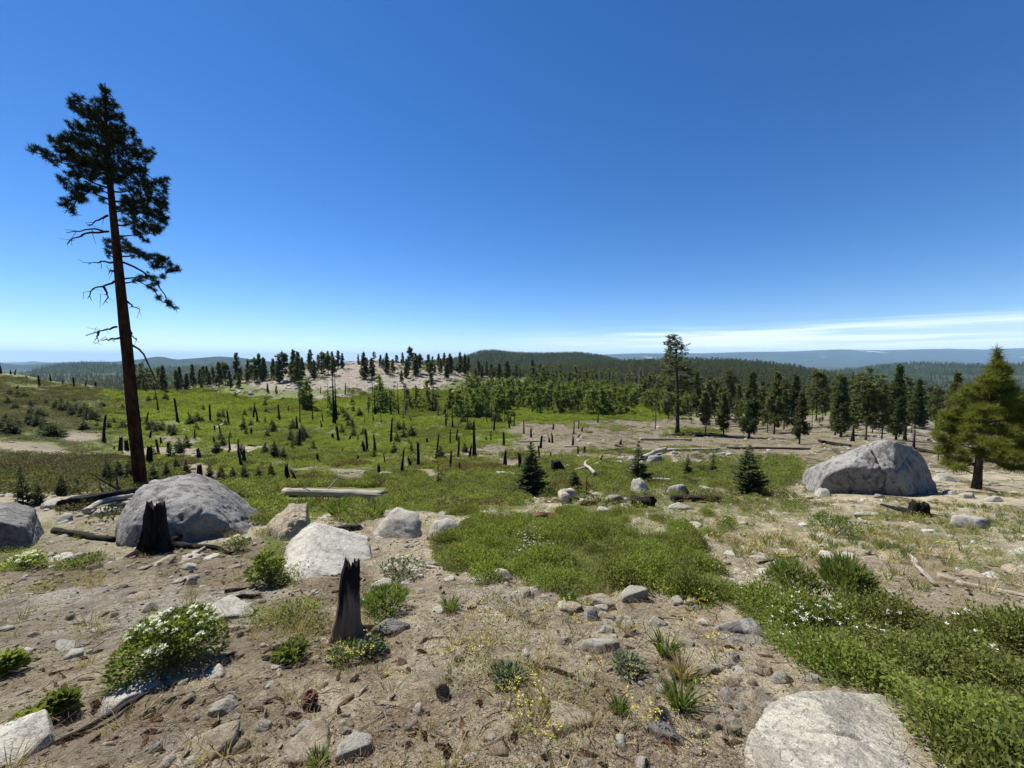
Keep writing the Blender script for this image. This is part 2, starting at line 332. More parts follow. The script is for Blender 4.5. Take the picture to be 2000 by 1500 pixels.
def ground_mat():
    m, t, out = new_mat('ground_soil')
    c = nd(t, 'ShaderNodeTexCoord').outputs['Object']
    a = nd(t, 'ShaderNodeAttribute', attribute_name='zone'); s = nd(t, 'ShaderNodeSeparateColor'); t.links.new(a.outputs['Color'], s.inputs[0])
    n1 = noise_n(t, c, 1.3, 7, 0.62, 0.6); n2 = noise_n(t, c, 13, 6, 0.7); n3 = noise_n(t, c, 70, 4, 0.75); n4 = noise_n(t, c, 0.09, 6, 0.6)
    soil = ramp(t, math_n(t, 'MULTIPLY_ADD', n2, 0.45, math_n(t, 'MULTIPLY', n1, 0.55)),
                [(0.30, (0.080, 0.067, 0.044)), (0.42, (0.180, 0.152, 0.100)), (0.52, (0.300, 0.262, 0.178)), (0.68, (0.420, 0.378, 0.275))])
    soil = mix(t, sstep(t, n3, 0.56, 0.66), soil, (0.40, 0.345, 0.26))
    soil = mix(t, sstep(t, n3, 0.44, 0.33), soil, (0.055, 0.040, 0.029))
    soil = mix(t, math_n(t, 'MULTIPLY', sstep(t, n4, 0.42, 0.60), 0.55), soil, mix(t, n2, (0.075, 0.070, 0.040), (0.17, 0.15, 0.095)))
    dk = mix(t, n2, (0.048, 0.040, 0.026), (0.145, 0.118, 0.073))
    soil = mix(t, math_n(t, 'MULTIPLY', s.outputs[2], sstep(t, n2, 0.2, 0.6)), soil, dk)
    gr, fine, st = granite_nodes(t, c, (0.285, 0.262, 0.212), (0.14, 0.128, 0.10), (0.215, 0.187, 0.13), 0.8, 0.55)
    n5 = noise_n(t, c, 0.35, 5, 0.7)
    gr = mix(t, math_n(t, 'MULTIPLY', sstep(t, n5, 0.47, 0.56), 0.8), gr, mix(t, n2, (0.10, 0.080, 0.056), (0.21, 0.175, 0.13)))
    gfac = sstep(t, math_n(t, 'ADD', s.outputs[1], math_n(t, 'MULTIPLY_ADD', n1, 1.3, -0.65)), 0.35, 0.62)
    col = mix(t, gfac, soil, gr)
    g1 = mix(t, n2, (0.055, 0.075, 0.018), (0.14, 0.165, 0.042))
    g1 = mix(t, sstep(t, n4, 0.40, 0.62), g1, mix(t, n2, (0.068, 0.10, 0.016), (0.14, 0.19, 0.032)))
    gn = noise_n(t, c, 0.55, 6, 0.65)
    g1 = mix(t, math_n(t, 'MULTIPLY', sstep(t, gn, 0.40, 0.58), 0.6), g1, mix(t, n1, (0.030, 0.040, 0.012), (0.13, 0.125, 0.048)))
    gmix = math_n(t, 'MULTIPLY_ADD', n2, 0.5, math_n(t, 'MULTIPLY_ADD', gn, 0.9, -0.70))
    gf = sstep(t, math_n(t, 'ADD', s.outputs[0], gmix), 0.36, 0.60)
    col = mix(t, math_n(t, 'MULTIPLY', gf, 0.92), col, g1)
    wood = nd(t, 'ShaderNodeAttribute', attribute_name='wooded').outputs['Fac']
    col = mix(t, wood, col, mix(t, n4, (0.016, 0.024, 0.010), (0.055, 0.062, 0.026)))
    h = math_n(t, 'ADD', math_n(t, 'MULTIPLY', n3, 0.35), n2)
    b = bump(t, h, 0.045, 1.0); princ(t, out, col, 0.95, b, 0.1); return m
M['ground'] = ground_mat()

def hill_mat(name, dark, light, sc, patch=0.0, patch_sc=0.0012):
    m, t, out = new_mat(name); c = nd(t, 'ShaderNodeTexCoord').outputs['Object']
    n1 = noise_n(t, c, sc, 6, 0.7); n2 = noise_n(t, c, sc * 0.12, 5, 0.6)
    col = mix(t, sstep(t, n1, 0.42, 0.62), dark, light)
    col = mix(t, math_n(t, 'MULTIPLY', sstep(t, n2, 0.5, 0.7), 0.5), col, tuple(x * 1.5 for x in light))
    if patch:
        mp = nd(t, 'ShaderNodeMapping'); mp.inputs['Scale'].default_value = (1, 0.5, 3.0); t.links.new(c, mp.inputs[0])
        n3 = noise_n(t, mp.outputs[0], patch_sc, 5, 0.6, 0.3)
        col = mix(t, math_n(t, 'MULTIPLY', sstep(t, n3, 0.62, 0.66), patch), col, (0.42, 0.38, 0.32))
    princ(t, out, col, 1.0, bump(t, n1, 0.35 / sc, 1.0), 0.0); return m
M['hill_near'] = hill_mat('forested_slope', (0.016, 0.028, 0.014), (0.050, 0.065, 0.030), 0.06)
M['hill_far'] = hill_mat('far_forested_slope', (0.020, 0.034, 0.022), (0.055, 0.068, 0.036), 0.016, 0.85, 0.00075)
M['hill_left'] = hill_mat('left_forested_slope', (0.016, 0.028, 0.016), (0.050, 0.065, 0.032), 0.03, 0.0)

def leaf_mat(name, c1, c2, trans=0.35, spread=0.25, tip=None, patch=0):
    m, t, out = new_mat(name)
    oi = nd(t, 'ShaderNodeObjectInfo'); g = nd(t, 'ShaderNodeNewGeometry')
    r = math_n(t, 'FRACT', math_n(t, 'MULTIPLY_ADD', g.outputs['Random Per Island'], 0.6, math_n(t, 'MULTIPLY', oi.outputs['Random'], 1.0)))
    f = math_n(t, 'MULTIPLY_ADD', oi.outputs['Random'], 0.5, math_n(t, 'MULTIPLY', g.outputs['Random Per Island'], 0.5))
    col = mix(t, f, c1, c2)
    if patch:
        pn = noise_n(t, g.outputs['Position'], patch, 3, 0.6)
        col = mix(t, sstep(t, pn, 0.40, 0.62), col, mix(t, f, tuple(x * .62 for x in c1), (c2[0] * .8, c2[1] * .66, c2[2] * 1.0)))
    if tip: col = mix(t, math_n(t, 'MULTIPLY', sstep(t, r, 0.80, 0.9), 0.7), col, tip)
    p = nd(t, 'ShaderNodeBsdfPrincipled', i_Roughness=0.7); p.inputs['Specular IOR Level'].default_value = 0.08
    t.links.new(col, p.inputs['Base Color'])
    tr = nd(t, 'ShaderNodeBsdfTranslucent')
    t.links.new(mix(t, 1.0, col, (1.25, 1.35, 0.6), 'MULTIPLY'), tr.inputs[0])
    ms = nd(t, 'ShaderNodeMixShader'); ms.inputs[0].default_value = trans
    t.links.new(p.outputs[0], ms.inputs[1]); t.links.new(tr.outputs[0], ms.inputs[2]); t.links.new(ms.outputs[0], out.inputs[0])
    return m
M['needle_hero'] = leaf_mat('pine_needles_dark', (0.014, 0.021, 0.008), (0.032, 0.040, 0.014), 0.08)
M['needle_young'] = leaf_mat('pine_needles_fresh', (0.105, 0.120, 0.024), (0.210, 0.210, 0.045), 0.48, tip=(0.26, 0.18, 0.05))
M['needle_mid'] = leaf_mat('pine_needles', (0.050, 0.058, 0.020), (0.135, 0.132, 0.052), 0.34)
M['needle_fir'] = leaf_mat('fir_needles', (0.034, 0.050, 0.020), (0.090, 0.105, 0.040), 0.28)
M['needle_far'] = leaf_mat('forest_needles', (0.048, 0.060, 0.020), (0.130, 0.138, 0.052), 0.36)
M['needle_light'] = leaf_mat('young_forest_needles', (0.075, 0.100, 0.024), (0.165, 0.190, 0.050), 0.42)
M['mat_leaf'] = leaf_mat('low_shrub_leaves', (0.105, 0.142, 0.026), (0.225, 0.258, 0.064), 0.50, tip=(0.28, 0.28, 0.10), patch=1.3)
M['meadow_leaf'] = leaf_mat('meadow_brush_leaves', (0.130, 0.172, 0.022), (0.225, 0.270, 0.044), 0.52, patch=.05)
M['dull_leaf'] = leaf_mat('dull_brush_leaves', (0.065, 0.075, 0.026), (0.140, 0.140, 0.050), 0.30, tip=(0.17, 0.12, 0.045), patch=.08)
M['rust_leaf'] = leaf_mat('reddish_brush_leaves', (0.105, 0.070, 0.025), (0.17, 0.105, 0.035), 0.30, tip=(0.08, 0.10, 0.03))
M['grass'] = leaf_mat('grass_blades', (0.065, 0.105, 0.022), (0.125, 0.165, 0.040), 0.40, tip=(0.25, 0.20, 0.09))
M['dry_grass'] = leaf_mat('dry_grass_blades', (0.27, 0.21, 0.10), (0.40, 0.32, 0.17), 0.35)
M['sage'] = leaf_mat('grey_green_leaves', (0.080, 0.105, 0.050), (0.15, 0.175, 0.095), 0.2)
M['yellow'] = leaf_mat('yellow_petals', (0.50, 0.40, 0.05), (0.60, 0.52, 0.13), 0.4)
M['white_petal'] = leaf_mat('white_petals', (0.62, 0.62, 0.58), (0.80, 0.79, 0.74), 0.3)

def bark_mat(name, c1, c2, scale, bmp=0.02, rough=0.95, thr=(0.38, 0.62), n=9.0):
    m, t, out = new_mat(name); c = coords(t, scale)
    n1 = noise_n(t, c, n, 6, 0.65, 0.4); n2 = noise_n(t, coords(t), 2.2, 4, 0.6)
    col = mix(t, sstep(t, n1, *thr), c1, c2); col = mix(t, math_n(t, 'MULTIPLY', n2, 0.6), col, c1)
    princ(t, out, col, rough, bump(t, n1, bmp, 1.0), 0.03); return m
M['bark'] = bark_mat('pine_bark', (0.018, 0.010, 0.007), (0.070, 0.032, 0.018), (1, 1, 0.25), 0.05, n=5)
M['bark_grey'] = bark_mat('grey_pine_bark', (0.030, 0.025, 0.020), (0.095, 0.075, 0.055), (1, 1, 0.25), 0.03)
M['char'] = bark_mat('charred_wood', (0.008, 0.0075, 0.007), (0.035, 0.030, 0.026), (1, 1, 0.18), 0.03)
M['char_grey'] = bark_mat('greyed_charred_wood', (0.012, 0.011, 0.010), (0.11, 0.10, 0.088), (1, 1, 0.12), 0.03, thr=(0.42, 0.66))
M['char_lying'] = bark_mat('charred_log_wood', (0.010, 0.009, 0.008), (0.050, 0.042, 0.036), (0.18, 1, 1), 0.03)
def stump_mat():
    m, t, out = new_mat('half_charred_wood'); c = coords(t, (1, 1, 0.10)); n1 = noise_n(t, c, 16, 6, 0.65, 0.4)
    zz = nd(t, 'ShaderNodeSeparateXYZ'); t.links.new(nd(t, 'ShaderNodeTexCoord').outputs['Object'], zz.inputs[0])
    wear = math_n(t, 'ADD', n1, math_n(t, 'MULTIPLY_ADD', zz.outputs[2], -0.75, 0.27))      # the fire left the foot unburnt
    col = mix(t, sstep(t, wear, 0.47, 0.62), (0.013, 0.011, 0.010), mix(t, n1, (0.11, 0.072, 0.045), (0.30, 0.22, 0.145)))
    princ(t, out, col, 0.95, bump(t, n1, 0.03, 1.0), 0.15); return m
M['stump'] = stump_mat()
M['deadwood'] = bark_mat('weathered_wood', (0.15, 0.13, 0.105), (0.40, 0.36, 0.30), (0.08, 1, 1), 0.02, thr=(0.3, 0.55), n=14)
M['deadwood_up'] = bark_mat('weathered_standing_wood', (0.10, 0.09, 0.075), (0.30, 0.27, 0.23), (1, 1, 0.08), 0.02, thr=(0.3, 0.6), n=12)
M['twig'] = bark_mat('twig_wood', (0.10, 0.075, 0.055), (0.32, 0.27, 0.20), (1, 1, 1), 0.004, n=6)
M['rotten'] = bark_mat('rotten_brown_wood', (0.05, 0.028, 0.018), (0.20, 0.115, 0.07), (0.2, 1, 1), 0.03, n=10)
M['fallen_needle'] = leaf_mat('fallen_needle_litter', (0.10, 0.062, 0.034), (0.22, 0.15, 0.085), 0.2)
M['cone'] = bark_mat('pine_cone_scales', (0.075, 0.042, 0.028), (0.30, 0.18, 0.115), (1, 1, 1), 0.004, n=30)
M['cone_old'] = bark_mat('old_pine_cone_scales', (0.09, 0.072, 0.060), (0.34, 0.29, 0.25), (1, 1, 1), 0.004, n=30)

# ------------------------------------------------------------------ ground sheet with its zones
GREEN = [(640,830,330,75,1.0),(420,800,170,60,.8),(800,800,220,42,1),(900,850,130,50,1),(560,890,170,38,.95),(1130,808,240,16,.9),
 (120,800,280,95,.62),(100,900,300,70,.56),(720,968,340,44,1),(560,962,140,50,1),(900,930,200,30,.85),(1120,935,170,34,.75),(1480,930,120,32,1),
 (1330,925,130,30,.6),(1450,1010,260,45,.38),(990,1078,150,58,1),(1150,1090,160,66,1),(1290,1100,130,58,1),(1385,1135,60,46,.95),(1090,1040,200,34,.95),(1150,760,330,40,.8),(1640,880,300,22,.32),(870,985,170,30,1),(1830,1040,190,50,.42),
 (60,1100,90,30,.5),(1950,1110,120,50,.35),(1250,985,180,25,.5),(740,1180,70,50,.42),(520,1090,45,60,.6),(570,1240,80,70,.32)]
BARE = [(690,924,170,13,.8),(480,872,60,10,.7),(560,912,80,9,.7),(870,893,60,9,.8),(990,880,110,16,.8),(380,858,50,8,.6),(150,852,60,12,.6),(60,880,80,12,.6),(300,880,70,10,.6),(760,868,40,6,.5),(560,845,50,6,.4),(640,775,70,8,.6)]
MAT2 = [(1400,1160),(1440,1190),(1500,1240),(1540,1290),(1600,1330),(1660,1355),(1750,1362),(1800,1420),(1860,1500),(2100,1800),(2600,1800),(2600,1250),(2000,1260),(1930,1225),(1840,1205),(1700,1195),(1600,1215),(1530,1180),(1450,1150)]
GRAN = [(740,728,180,36,1.15),(560,750,175,34,1.15),(920,738,150,28,1.05),(470,757,60,14,.7),(1000,745,70,10,.7),(660,765,80,12,.6),
 (1750,835,140,32,.55),(1300,890,120,10,.6),(150,1215,230,75,.62),(230,1450,210,65,.75),(430,1185,120,45,.85),(1000,1160,190,32,.6),(1250,1185,80,36,.5),
 (800,1290,110,50,.4),(1010,1290,70,20,.5),(1200,1460,130,40,.4),(640,1080,110,45,.5),(1450,1400,120,60,.5),(500,880,80,12,.35),(100,870,160,20,.3),(850,1340,60,30,.5)]
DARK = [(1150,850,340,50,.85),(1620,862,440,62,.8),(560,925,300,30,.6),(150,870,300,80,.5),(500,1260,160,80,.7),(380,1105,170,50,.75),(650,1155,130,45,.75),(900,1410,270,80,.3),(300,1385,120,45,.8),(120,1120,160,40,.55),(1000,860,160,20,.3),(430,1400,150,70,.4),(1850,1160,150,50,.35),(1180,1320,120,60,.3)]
def in_poly(px, py, poly):
    inside = np.zeros(np.shape(px), bool); n = len(poly)
    for i in range(n):
        x0, y0 = poly[i]; x1, y1 = poly[(i + 1) % n]
        c = ((y0 > py) != (y1 > py)) & (px < (x1 - x0) * (py - y0) / ((y1 - y0) or 1e-9) + x0)
        inside ^= c
    return inside
def zone_val(px, py, zones):
    v = np.zeros(np.shape(px))
    for cx, c_y, rx, ry, a in zones:
        d = np.sqrt(((px - cx) / rx) ** 2 + ((py - c_y) / ry) ** 2)
        v = np.maximum(v, a * (1 - ss(d, 0.72, 1.12)))
    return v
def zones(x, y, z=None):
    z = H(x, y) if z is None else z
    px, py = proj(x, y, z); p = np.stack([x, y], -1); r = np.hypot(x, y)
    wob = np.stack([fbm(p / (0.06 * r + 0.15)[..., None], 3, 21), fbm(p / (0.06 * r + 0.15)[..., None], 3, 22)], -1)
    sc = np.clip((py - 690) / 9, 2, 40)
    px2 = px + wob[..., 0] * sc * 2.2; py2 = py + wob[..., 1] * sc * 0.8
    g = zone_val(px2, py2, GREEN); g = np.maximum(g, in_poly(px2, py2, MAT2) * 0.95)
    g = g * (1 - zone_val(px2, py2, BARE))
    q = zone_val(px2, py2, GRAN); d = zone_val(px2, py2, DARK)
    q = q * (1 - ss(r, 420, 600)); g = np.maximum(g, .7 * ss(px, 1200, 1500) * ss(r, 120, 210))
    bad = (y < 0.5); n = fbm(p / 3.0, 3, 30)
    g = np.where(bad, 0.4 + 0.5 * n, np.maximum(g, 0.14 * ss(-py, -1130, -900))); q = np.where(bad, 0.2, q); d = np.where(bad, 0.3, d)
    return g, q, d
def build_ground():
    na, nr = len(GA), len(GR); X, Y, Z = GX, GY, GZ
    v = np.stack([X, Y, Z], -1).reshape(-1, 3)
    i = np.arange(nr - 1)[:, None] * na; j = np.arange(na)[None]; j2 = (j + 1) % na
    q = np.stack([i + j, i + na + j, i + na + j2, i + j2], -1).reshape(-1, 4)[:, ::-1]
    v = np.concatenate([v, [[0, 0, 0.04]]]); jj = np.arange(na)
    t = np.stack([np.full(na, len(v) - 1), (jj + 1) % na, jj], -1)
    mb = MB(); mb.add(v, t, q); me = mb.mesh('ground', M['ground'], True)
    g, s, d = zones(v[:, 0], v[:, 1], v[:, 2])
    at_ = me.attributes.new('zone', 'FLOAT_COLOR', 'POINT')
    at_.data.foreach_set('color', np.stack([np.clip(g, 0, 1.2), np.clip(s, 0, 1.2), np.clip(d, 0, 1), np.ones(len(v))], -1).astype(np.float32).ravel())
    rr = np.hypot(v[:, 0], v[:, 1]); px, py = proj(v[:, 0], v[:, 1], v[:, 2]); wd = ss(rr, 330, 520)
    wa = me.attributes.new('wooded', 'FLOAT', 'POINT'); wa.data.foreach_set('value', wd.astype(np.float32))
    return tag(obj('ground', me), kind='structure')
build_ground()

# ------------------------------------------------------------------ forested ridges farther off
RIDGE_PTS = {}
def ridge(name, crest, Y, Yf, Yb, mat, amp=2.0, zf=-130, seed=0, drop_py=None):
    crest = np.array(crest, float); u = np.arange(crest[0, 0], crest[-1, 0] + 1, 4.0)
    py = np.interp(u, crest[:, 0], crest[:, 1])
    k = np.array([1, 2, 3, 2, 1.]) / 9; py = np.convolve(np.pad(py, 2, mode='edge'), k, 'valid')
    zc = np.array([at(a, b, Y)[2] for a, b in zip(u, py)])
    rows = np.concatenate([np.linspace(0, 1, 26), 1 + np.linspace(0, 1, 9)[1:]])
    V = []
    for t in rows:
        yy = Yf + (Y - Yf) * t if t <= 1 else Y + (Yb - Y) * (t - 1)
        h = math.sin(min(t, 1) * math.pi / 2) ** 1.15 if t <= 1 else math.cos((t - 1) * math.pi / 2)
        x = (u - 1000) / F * yy
        z = zf + (zc - zf) * h
        p = np.stack([x, np.full_like(x, yy)], -1)
        z = z + fbm(p / (Y * 0.10), 4, 50 + seed) * amp * Y / 753 * (0.35 + 2.2 * (t * (1 - t) if t < 1 else 0))
        V.append(np.stack([x, np.full_like(x, yy), z], -1))
    V = np.array(V); nr, nc = V.shape[:2]
    i = np.arange(nr - 1)[:, None] * nc; j = np.arange(nc - 1)[None]
    q = np.stack([i + j, i + j + 1, i + nc + j + 1, i + nc + j], -1).reshape(-1, 4)
    mb = MB(); mb.add(V.reshape(-1, 3), q=q)
    RIDGE_PTS[name + str(seed)] = V
    return tag(obj(name, mb.mesh(name, mat, True)), kind='structure')
ridge('far_ridge', [(-900,700),(-300,709),(0,711),(40,709),(66,705),(95,709),(140,712),(420,715),(700,716),(1000,712),(1060,696),(1085,688),(1112,691),(1150,694),(1250,690),(1330,690),(1450,688),(1550,686),(1640,683),(1720,685),(1800,682),(1850,681),(1920,684),(2000,680),(2300,676),(3000,690)], 15000, 9500, 19000, M['hill_far'], 2.5, -330, 1)
ridge('hill', [(-700,715),(-200,705),(0,709),(40,713),(130,708),(230,706),(280,701),(300,697),(316,696),(345,702),(380,700),(430,696),(475,699),(540,708),(640,716),(760,722)], 6500, 4200, 8000, M['hill_left'], 1.6, -250, 2)
ridge('hill', [(-500,745),(-100,738),(50,728),(90,716),(130,711),(190,708),(250,714),(300,718),(360,716),(420,714),(470,716),(540,730),(640,745),(700,755)], 2600, 1300, 3400, M['hill_left'], 1.5, -190, 3)
ridge('hill', [(760,716),(850,708),(905,701),(935,691),(960,688),(1000,693),(1060,695),(1130,693),(1170,698),(1220,709),(1300,722),(1420,738)], 2100, 1050, 2700, M['hill_near'], 1.5, -70, 4)
ridge('hill', [(1380,752),(1500,740),(1560,732),(1640,724),(1720,714),(1800,709),(1880,712),(1950,714),(2050,708),(2400,705),(2900,720)], 2500, 1300, 3300, M['hill_near'], 1.5, -150, 5)
ridge('hill', [(960,728),(1100,718),(1250,712),(1330,709),(1400,710),(1480,714),(1560,724),(1620,736),(1700,750),(1800,762)], 1150, 560, 1500, M['hill_near'], 1.2, -48, 6)

# ------------------------------------------------------------------ trees
def interp_path(pts, n):
    pts = np.asarray(pts, float); s = np.linspace(0, 1, len(pts)); u = np.linspace(0, 1, n)
    p = np.stack([np.interp(u, s, pts[:, k]) for k in range(pts.shape[1])], -1)
    for _ in range(2): p[1:-1] = (p[:-2] + 2 * p[1:-1] + p[2:]) / 4
    return p
def tufts(mb, C, rad, n, width, up=0.25):
    C = np.asarray(C, float); k = len(C)
    d = RNG.normal(size=(k, n, 3)); d[..., 2] += up * 1.2; d /= np.linalg.norm(d, axis=-1, keepdims=True)
    r = np.broadcast_to(np.asarray(rad, float), (k,))[:, None] * RNG.uniform(0.6, 1.1, (k, n))
    mb.needles((np.repeat(C[:, None], n, 1) + d * r[..., None] * 0.12).reshape(-1, 3), d.reshape(-1, 3), r.ravel(), width)

def conifer(h, r, base, seed, clumps=260, size=0.55, needles=9, shape=1.0, open_=0.3, trunk_r=None, lean=0.0, width=0.16, flat=0.5, dead=4, bmat='bark_grey', nmat='needle_mid', top_round=0.0):
    """unit-built conifer; returns (trunk mesh, crown mesh), base at the origin"""
    global RNG
    keep = RNG; RNG = np.random.default_rng(seed)
    tr = trunk_r or h * 0.016
    wb = MB(); cb = MB()
    bend = np.array([lean * h * 0.1, 0, 0]) + np.append(RNG.normal(size=2) * 0.012 * h, 0)
    tp = lambda f: np.array([0, 0, h * f]) + bend * f * f
    fs = np.linspace(0, 1, 14)
    wb.tube([tp(f) for f in fs], [tr * (1.0 + 0.5 * math.exp(-f * 30)) * (1 - f) ** 0.8 + 0.012 for f in fs], 8, True, 0.15, seed)
    nb = max(10, int(clumps / 7)); C = []
    for i in range(nb):
        f = base + (1 - base) * ((i + RNG.random()) / nb) ** 0.9
        g = (f - base) / (1 - base)
        prof = (1 - g) ** (0.75 * shape) * min(1, 0.45 + 3.2 * g) if top_round == 0 else math.sqrt(max(0.02, 1 - ((g - 0.45) / 0.62) ** 2))
        if RNG.random() < open_ * 0.35: continue
        L = r * prof * RNG.uniform(0.55, 1.12) + 0.12 * size
        a = RNG.random() * 6.283; rise = (-0.25 + 0.75 * g) * RNG.uniform(0.5, 1.4)
        d = np.array([math.cos(a), math.sin(a), 0]); s0 = tp(f); sag = -0.18 * L
        pts = [s0 + d * L * u + np.array([0, 0, rise * L * u + sag * u * u + 0.14 * L * u ** 3]) for u in (0, .35, .7, 1)]
        wb.tube(pts, [tr * 0.22, tr * .16, tr * .10, tr * .04], 4, False)
        m = max(2, int(7 * prof + 1.5))
        for k in range(m):
            u = 0.3 + 0.7 * (k + RNG.random()) / m; side = np.cross(d, [0, 0, 1.0])
            C.append(s0 + d * L * u + np.array([0, 0, rise * L * u + sag * u * u + 0.14 * L * u ** 3]) + side * RNG.normal() * L * 0.20 + np.array([0, 0, RNG.normal() * size * .25]))
    for k in range(5): C.append(tp(0.93 + 0.07 * k / 4) + RNG.normal(size=3) * size * 0.1)
    for k in range(dead):
        f = base * RNG.uniform(0.35, 1.0); a = RNG.random() * 6.283; L = r * RNG.uniform(.3, .8); d = np.array([math.cos(a), math.sin(a), -0.25])
        wb.tube([tp(f), tp(f) + d * L * .5, tp(f) + d * L + [0, 0, -.1 * L]], [tr * .16, tr * .1, .01], 3, False)
    C = np.array(C); n = needles
    d = RNG.normal(size=(len(C), n, 3)); d[..., 2] *= flat; d[..., 2] += 0.15
    out = C - np.array([0, 0, 1.0]) * C[:, 2:3]; out[:, 2] = 0
    d += (out / (np.linalg.norm(out, axis=1)[:, None] + .2))[:, None] * 0.5
    L = size * RNG.uniform(0.55, 1.15, len(C) * n)
    cb.leaves((np.repeat(C[:, None], n, 1) + RNG.normal(size=(len(C), n, 3)) * size * 0.16).reshape(-1, 3), d.reshape(-1, 3), L, width * RNG.uniform(.7, 1.3, len(L)))
    res = wb.mesh('trunk', M[bmat]), cb.mesh('crown', M[nmat])
    RNG = keep; return res
def plant_tree(name, pair, loc, scale, rz, label, group=None, cat='tree'):
    t = thing(name, label, cat, loc, rz, group, scale)
    obj('trunk', pair[0], t); obj('crown', pair[1], t); return t

# --- the tall leaning pine at the left
def silhouette_tree(name, base_px, depth, trunk, blobs, dead, label, group, nmat, bmat, tuft_r, tuft_n, tuft_w, dens, dsig, branch_r, maxY=None):
    az_ = math.atan((base_px[0] - 1000) / F); fw = np.array([math.sin(az_), math.cos(az_), 0]); rt = np.array([fw[1], -fw[0], 0]); D0 = depth / math.cos(az_)
    def P(px, py, dy=0.0):
        d = ray(px, py); return np.array([0, 0, CAMZ]) + d * ((D0 + dy) / (d @ fw))
    b = P(*base_px); root = thing(name, label, 'tree', b, 0, group)
    s = depth / F; sx = s * math.cos(az_)
    wb = MB(); tk = np.array([np.append(P(x, y) - b, w * sx / 2) for x, y, w in trunk]); tk = interp_path(tk, 40)
    wb.tube(tk[:, :3], tk[:, 3], 18, True, 0.13, 3)
    obj('trunk', wb.mesh('trunk', M[bmat], True), root)
    tz = tk[::-1, 2]; tip = lambda z: np.array([np.interp(z, tk[:, 2], tk[:, 0]), np.interp(z, tk[:, 2], tk[:, 1]), z])
    bb = MB(); C = []; nodes = []
    blobs = sorted(blobs, key=lambda q: abs(((P(q[0], q[1]) - b) - tip((P(q[0], q[1]) - b)[2])) @ rt))
    for (x, y, rx, ry) in blobs:
        c0 = P(x, y) - b; ax = tip(c0[2]); off = c0 - ax
        n = max(4, int(rx * ry * dens)); w = max(rx * sx, 0.3)
        far = abs(off @ rt); de = dsig * min(1., max(0.12, (tk[-1, 2] - c0[2]) / 2.5)); dy0 = RNG.normal() * de * max(0.25, 1 - far / 2.6)
        st = tip(c0[2] - 0.16 * far - 0.1); best = np.linalg.norm(c0 - st); par = None
        for nc in nodes:
            v_ = c0 - nc; dd = math.sqrt((v_ @ rt) ** 2 + .1 * (v_ @ fw) ** 2 + (1.6 * v_[2]) ** 2) + .15
            if dd < best * .8 and abs((nc - tip(nc[2])) @ rt) < far: best, par = dd, nc
        if par is not None: st = par; dy0 = (par - ax) @ fw + RNG.normal() * .15
        c = P(x, y, dy0) - b; nodes.append(c)
        u = RNG.normal(size=(n, 3)); u /= np.linalg.norm(u, axis=1)[:, None]; u *= RNG.random(n)[:, None] ** 0.4
        pts = c + u[:, :1] * rt * rx * sx * 1.05 + u[:, 1:2] * fw * min(w, de * 1.3) + u[:, 2:] * np.array([0, 0, ry * s * 1.05]); C.append(pts)
        mid = (st + c) / 2 + np.array([0, 0, -0.05 * far]) + RNG.normal(size=3) * .04
        r0 = branch_r * (1 if par is None else .5)
        bb.tube(interp_path([st, mid, c], 7), np.linspace(r0, 0.012, 7), 5, False)
        for q in pts[:: 3]: bb.tube([c + (q - c) * .1, (c + q) / 2 + [0, 0, -.03], q], [.014, .010, .006], 3, False)
    tag(obj('branches', bb.mesh('branches', M[bmat]), root), kind='stuff')
    cb = MB(); C = np.concatenate(C); tufts(cb, C, tuft_r * RNG.uniform(.75, 1.2, len(C)), tuft_n, tuft_w, 0.5)
    obj('crown', cb.mesh('crown', M[nmat]), root)
    for pl in dead:
        db = MB(); n = len(pl); dy = RNG.normal() * .35
        pts = interp_path([P(x, y, dy * i / n) - b for i, (x, y) in enumerate(pl)], 9); pts[1:-1] += RNG.normal(size=(7, 3)) * .02
        db.tube(pts, np.linspace(0.045, 0.012, 9), 5, False)
        for k in (4, 6, 7): db.tube([pts[k], pts[k] + RNG.normal(size=3) * .10 + [0, 0, -.06], pts[k] + RNG.normal(size=3) * .18 + [0, 0, -.14]], [.014, .010, .005], 3, False)
        obj('dead_branch', db.mesh('dead_branch', M[bmat]), root)
    return root
HERO_TRUNK = [(279,972,31),(276,955,28),(268,880,27),(258,780,25),(249,690,23),(240,610,21),(231,520,19),(222,430,15),(214,350,12),(209,280,8),(206,220,5),(205,162,2)]
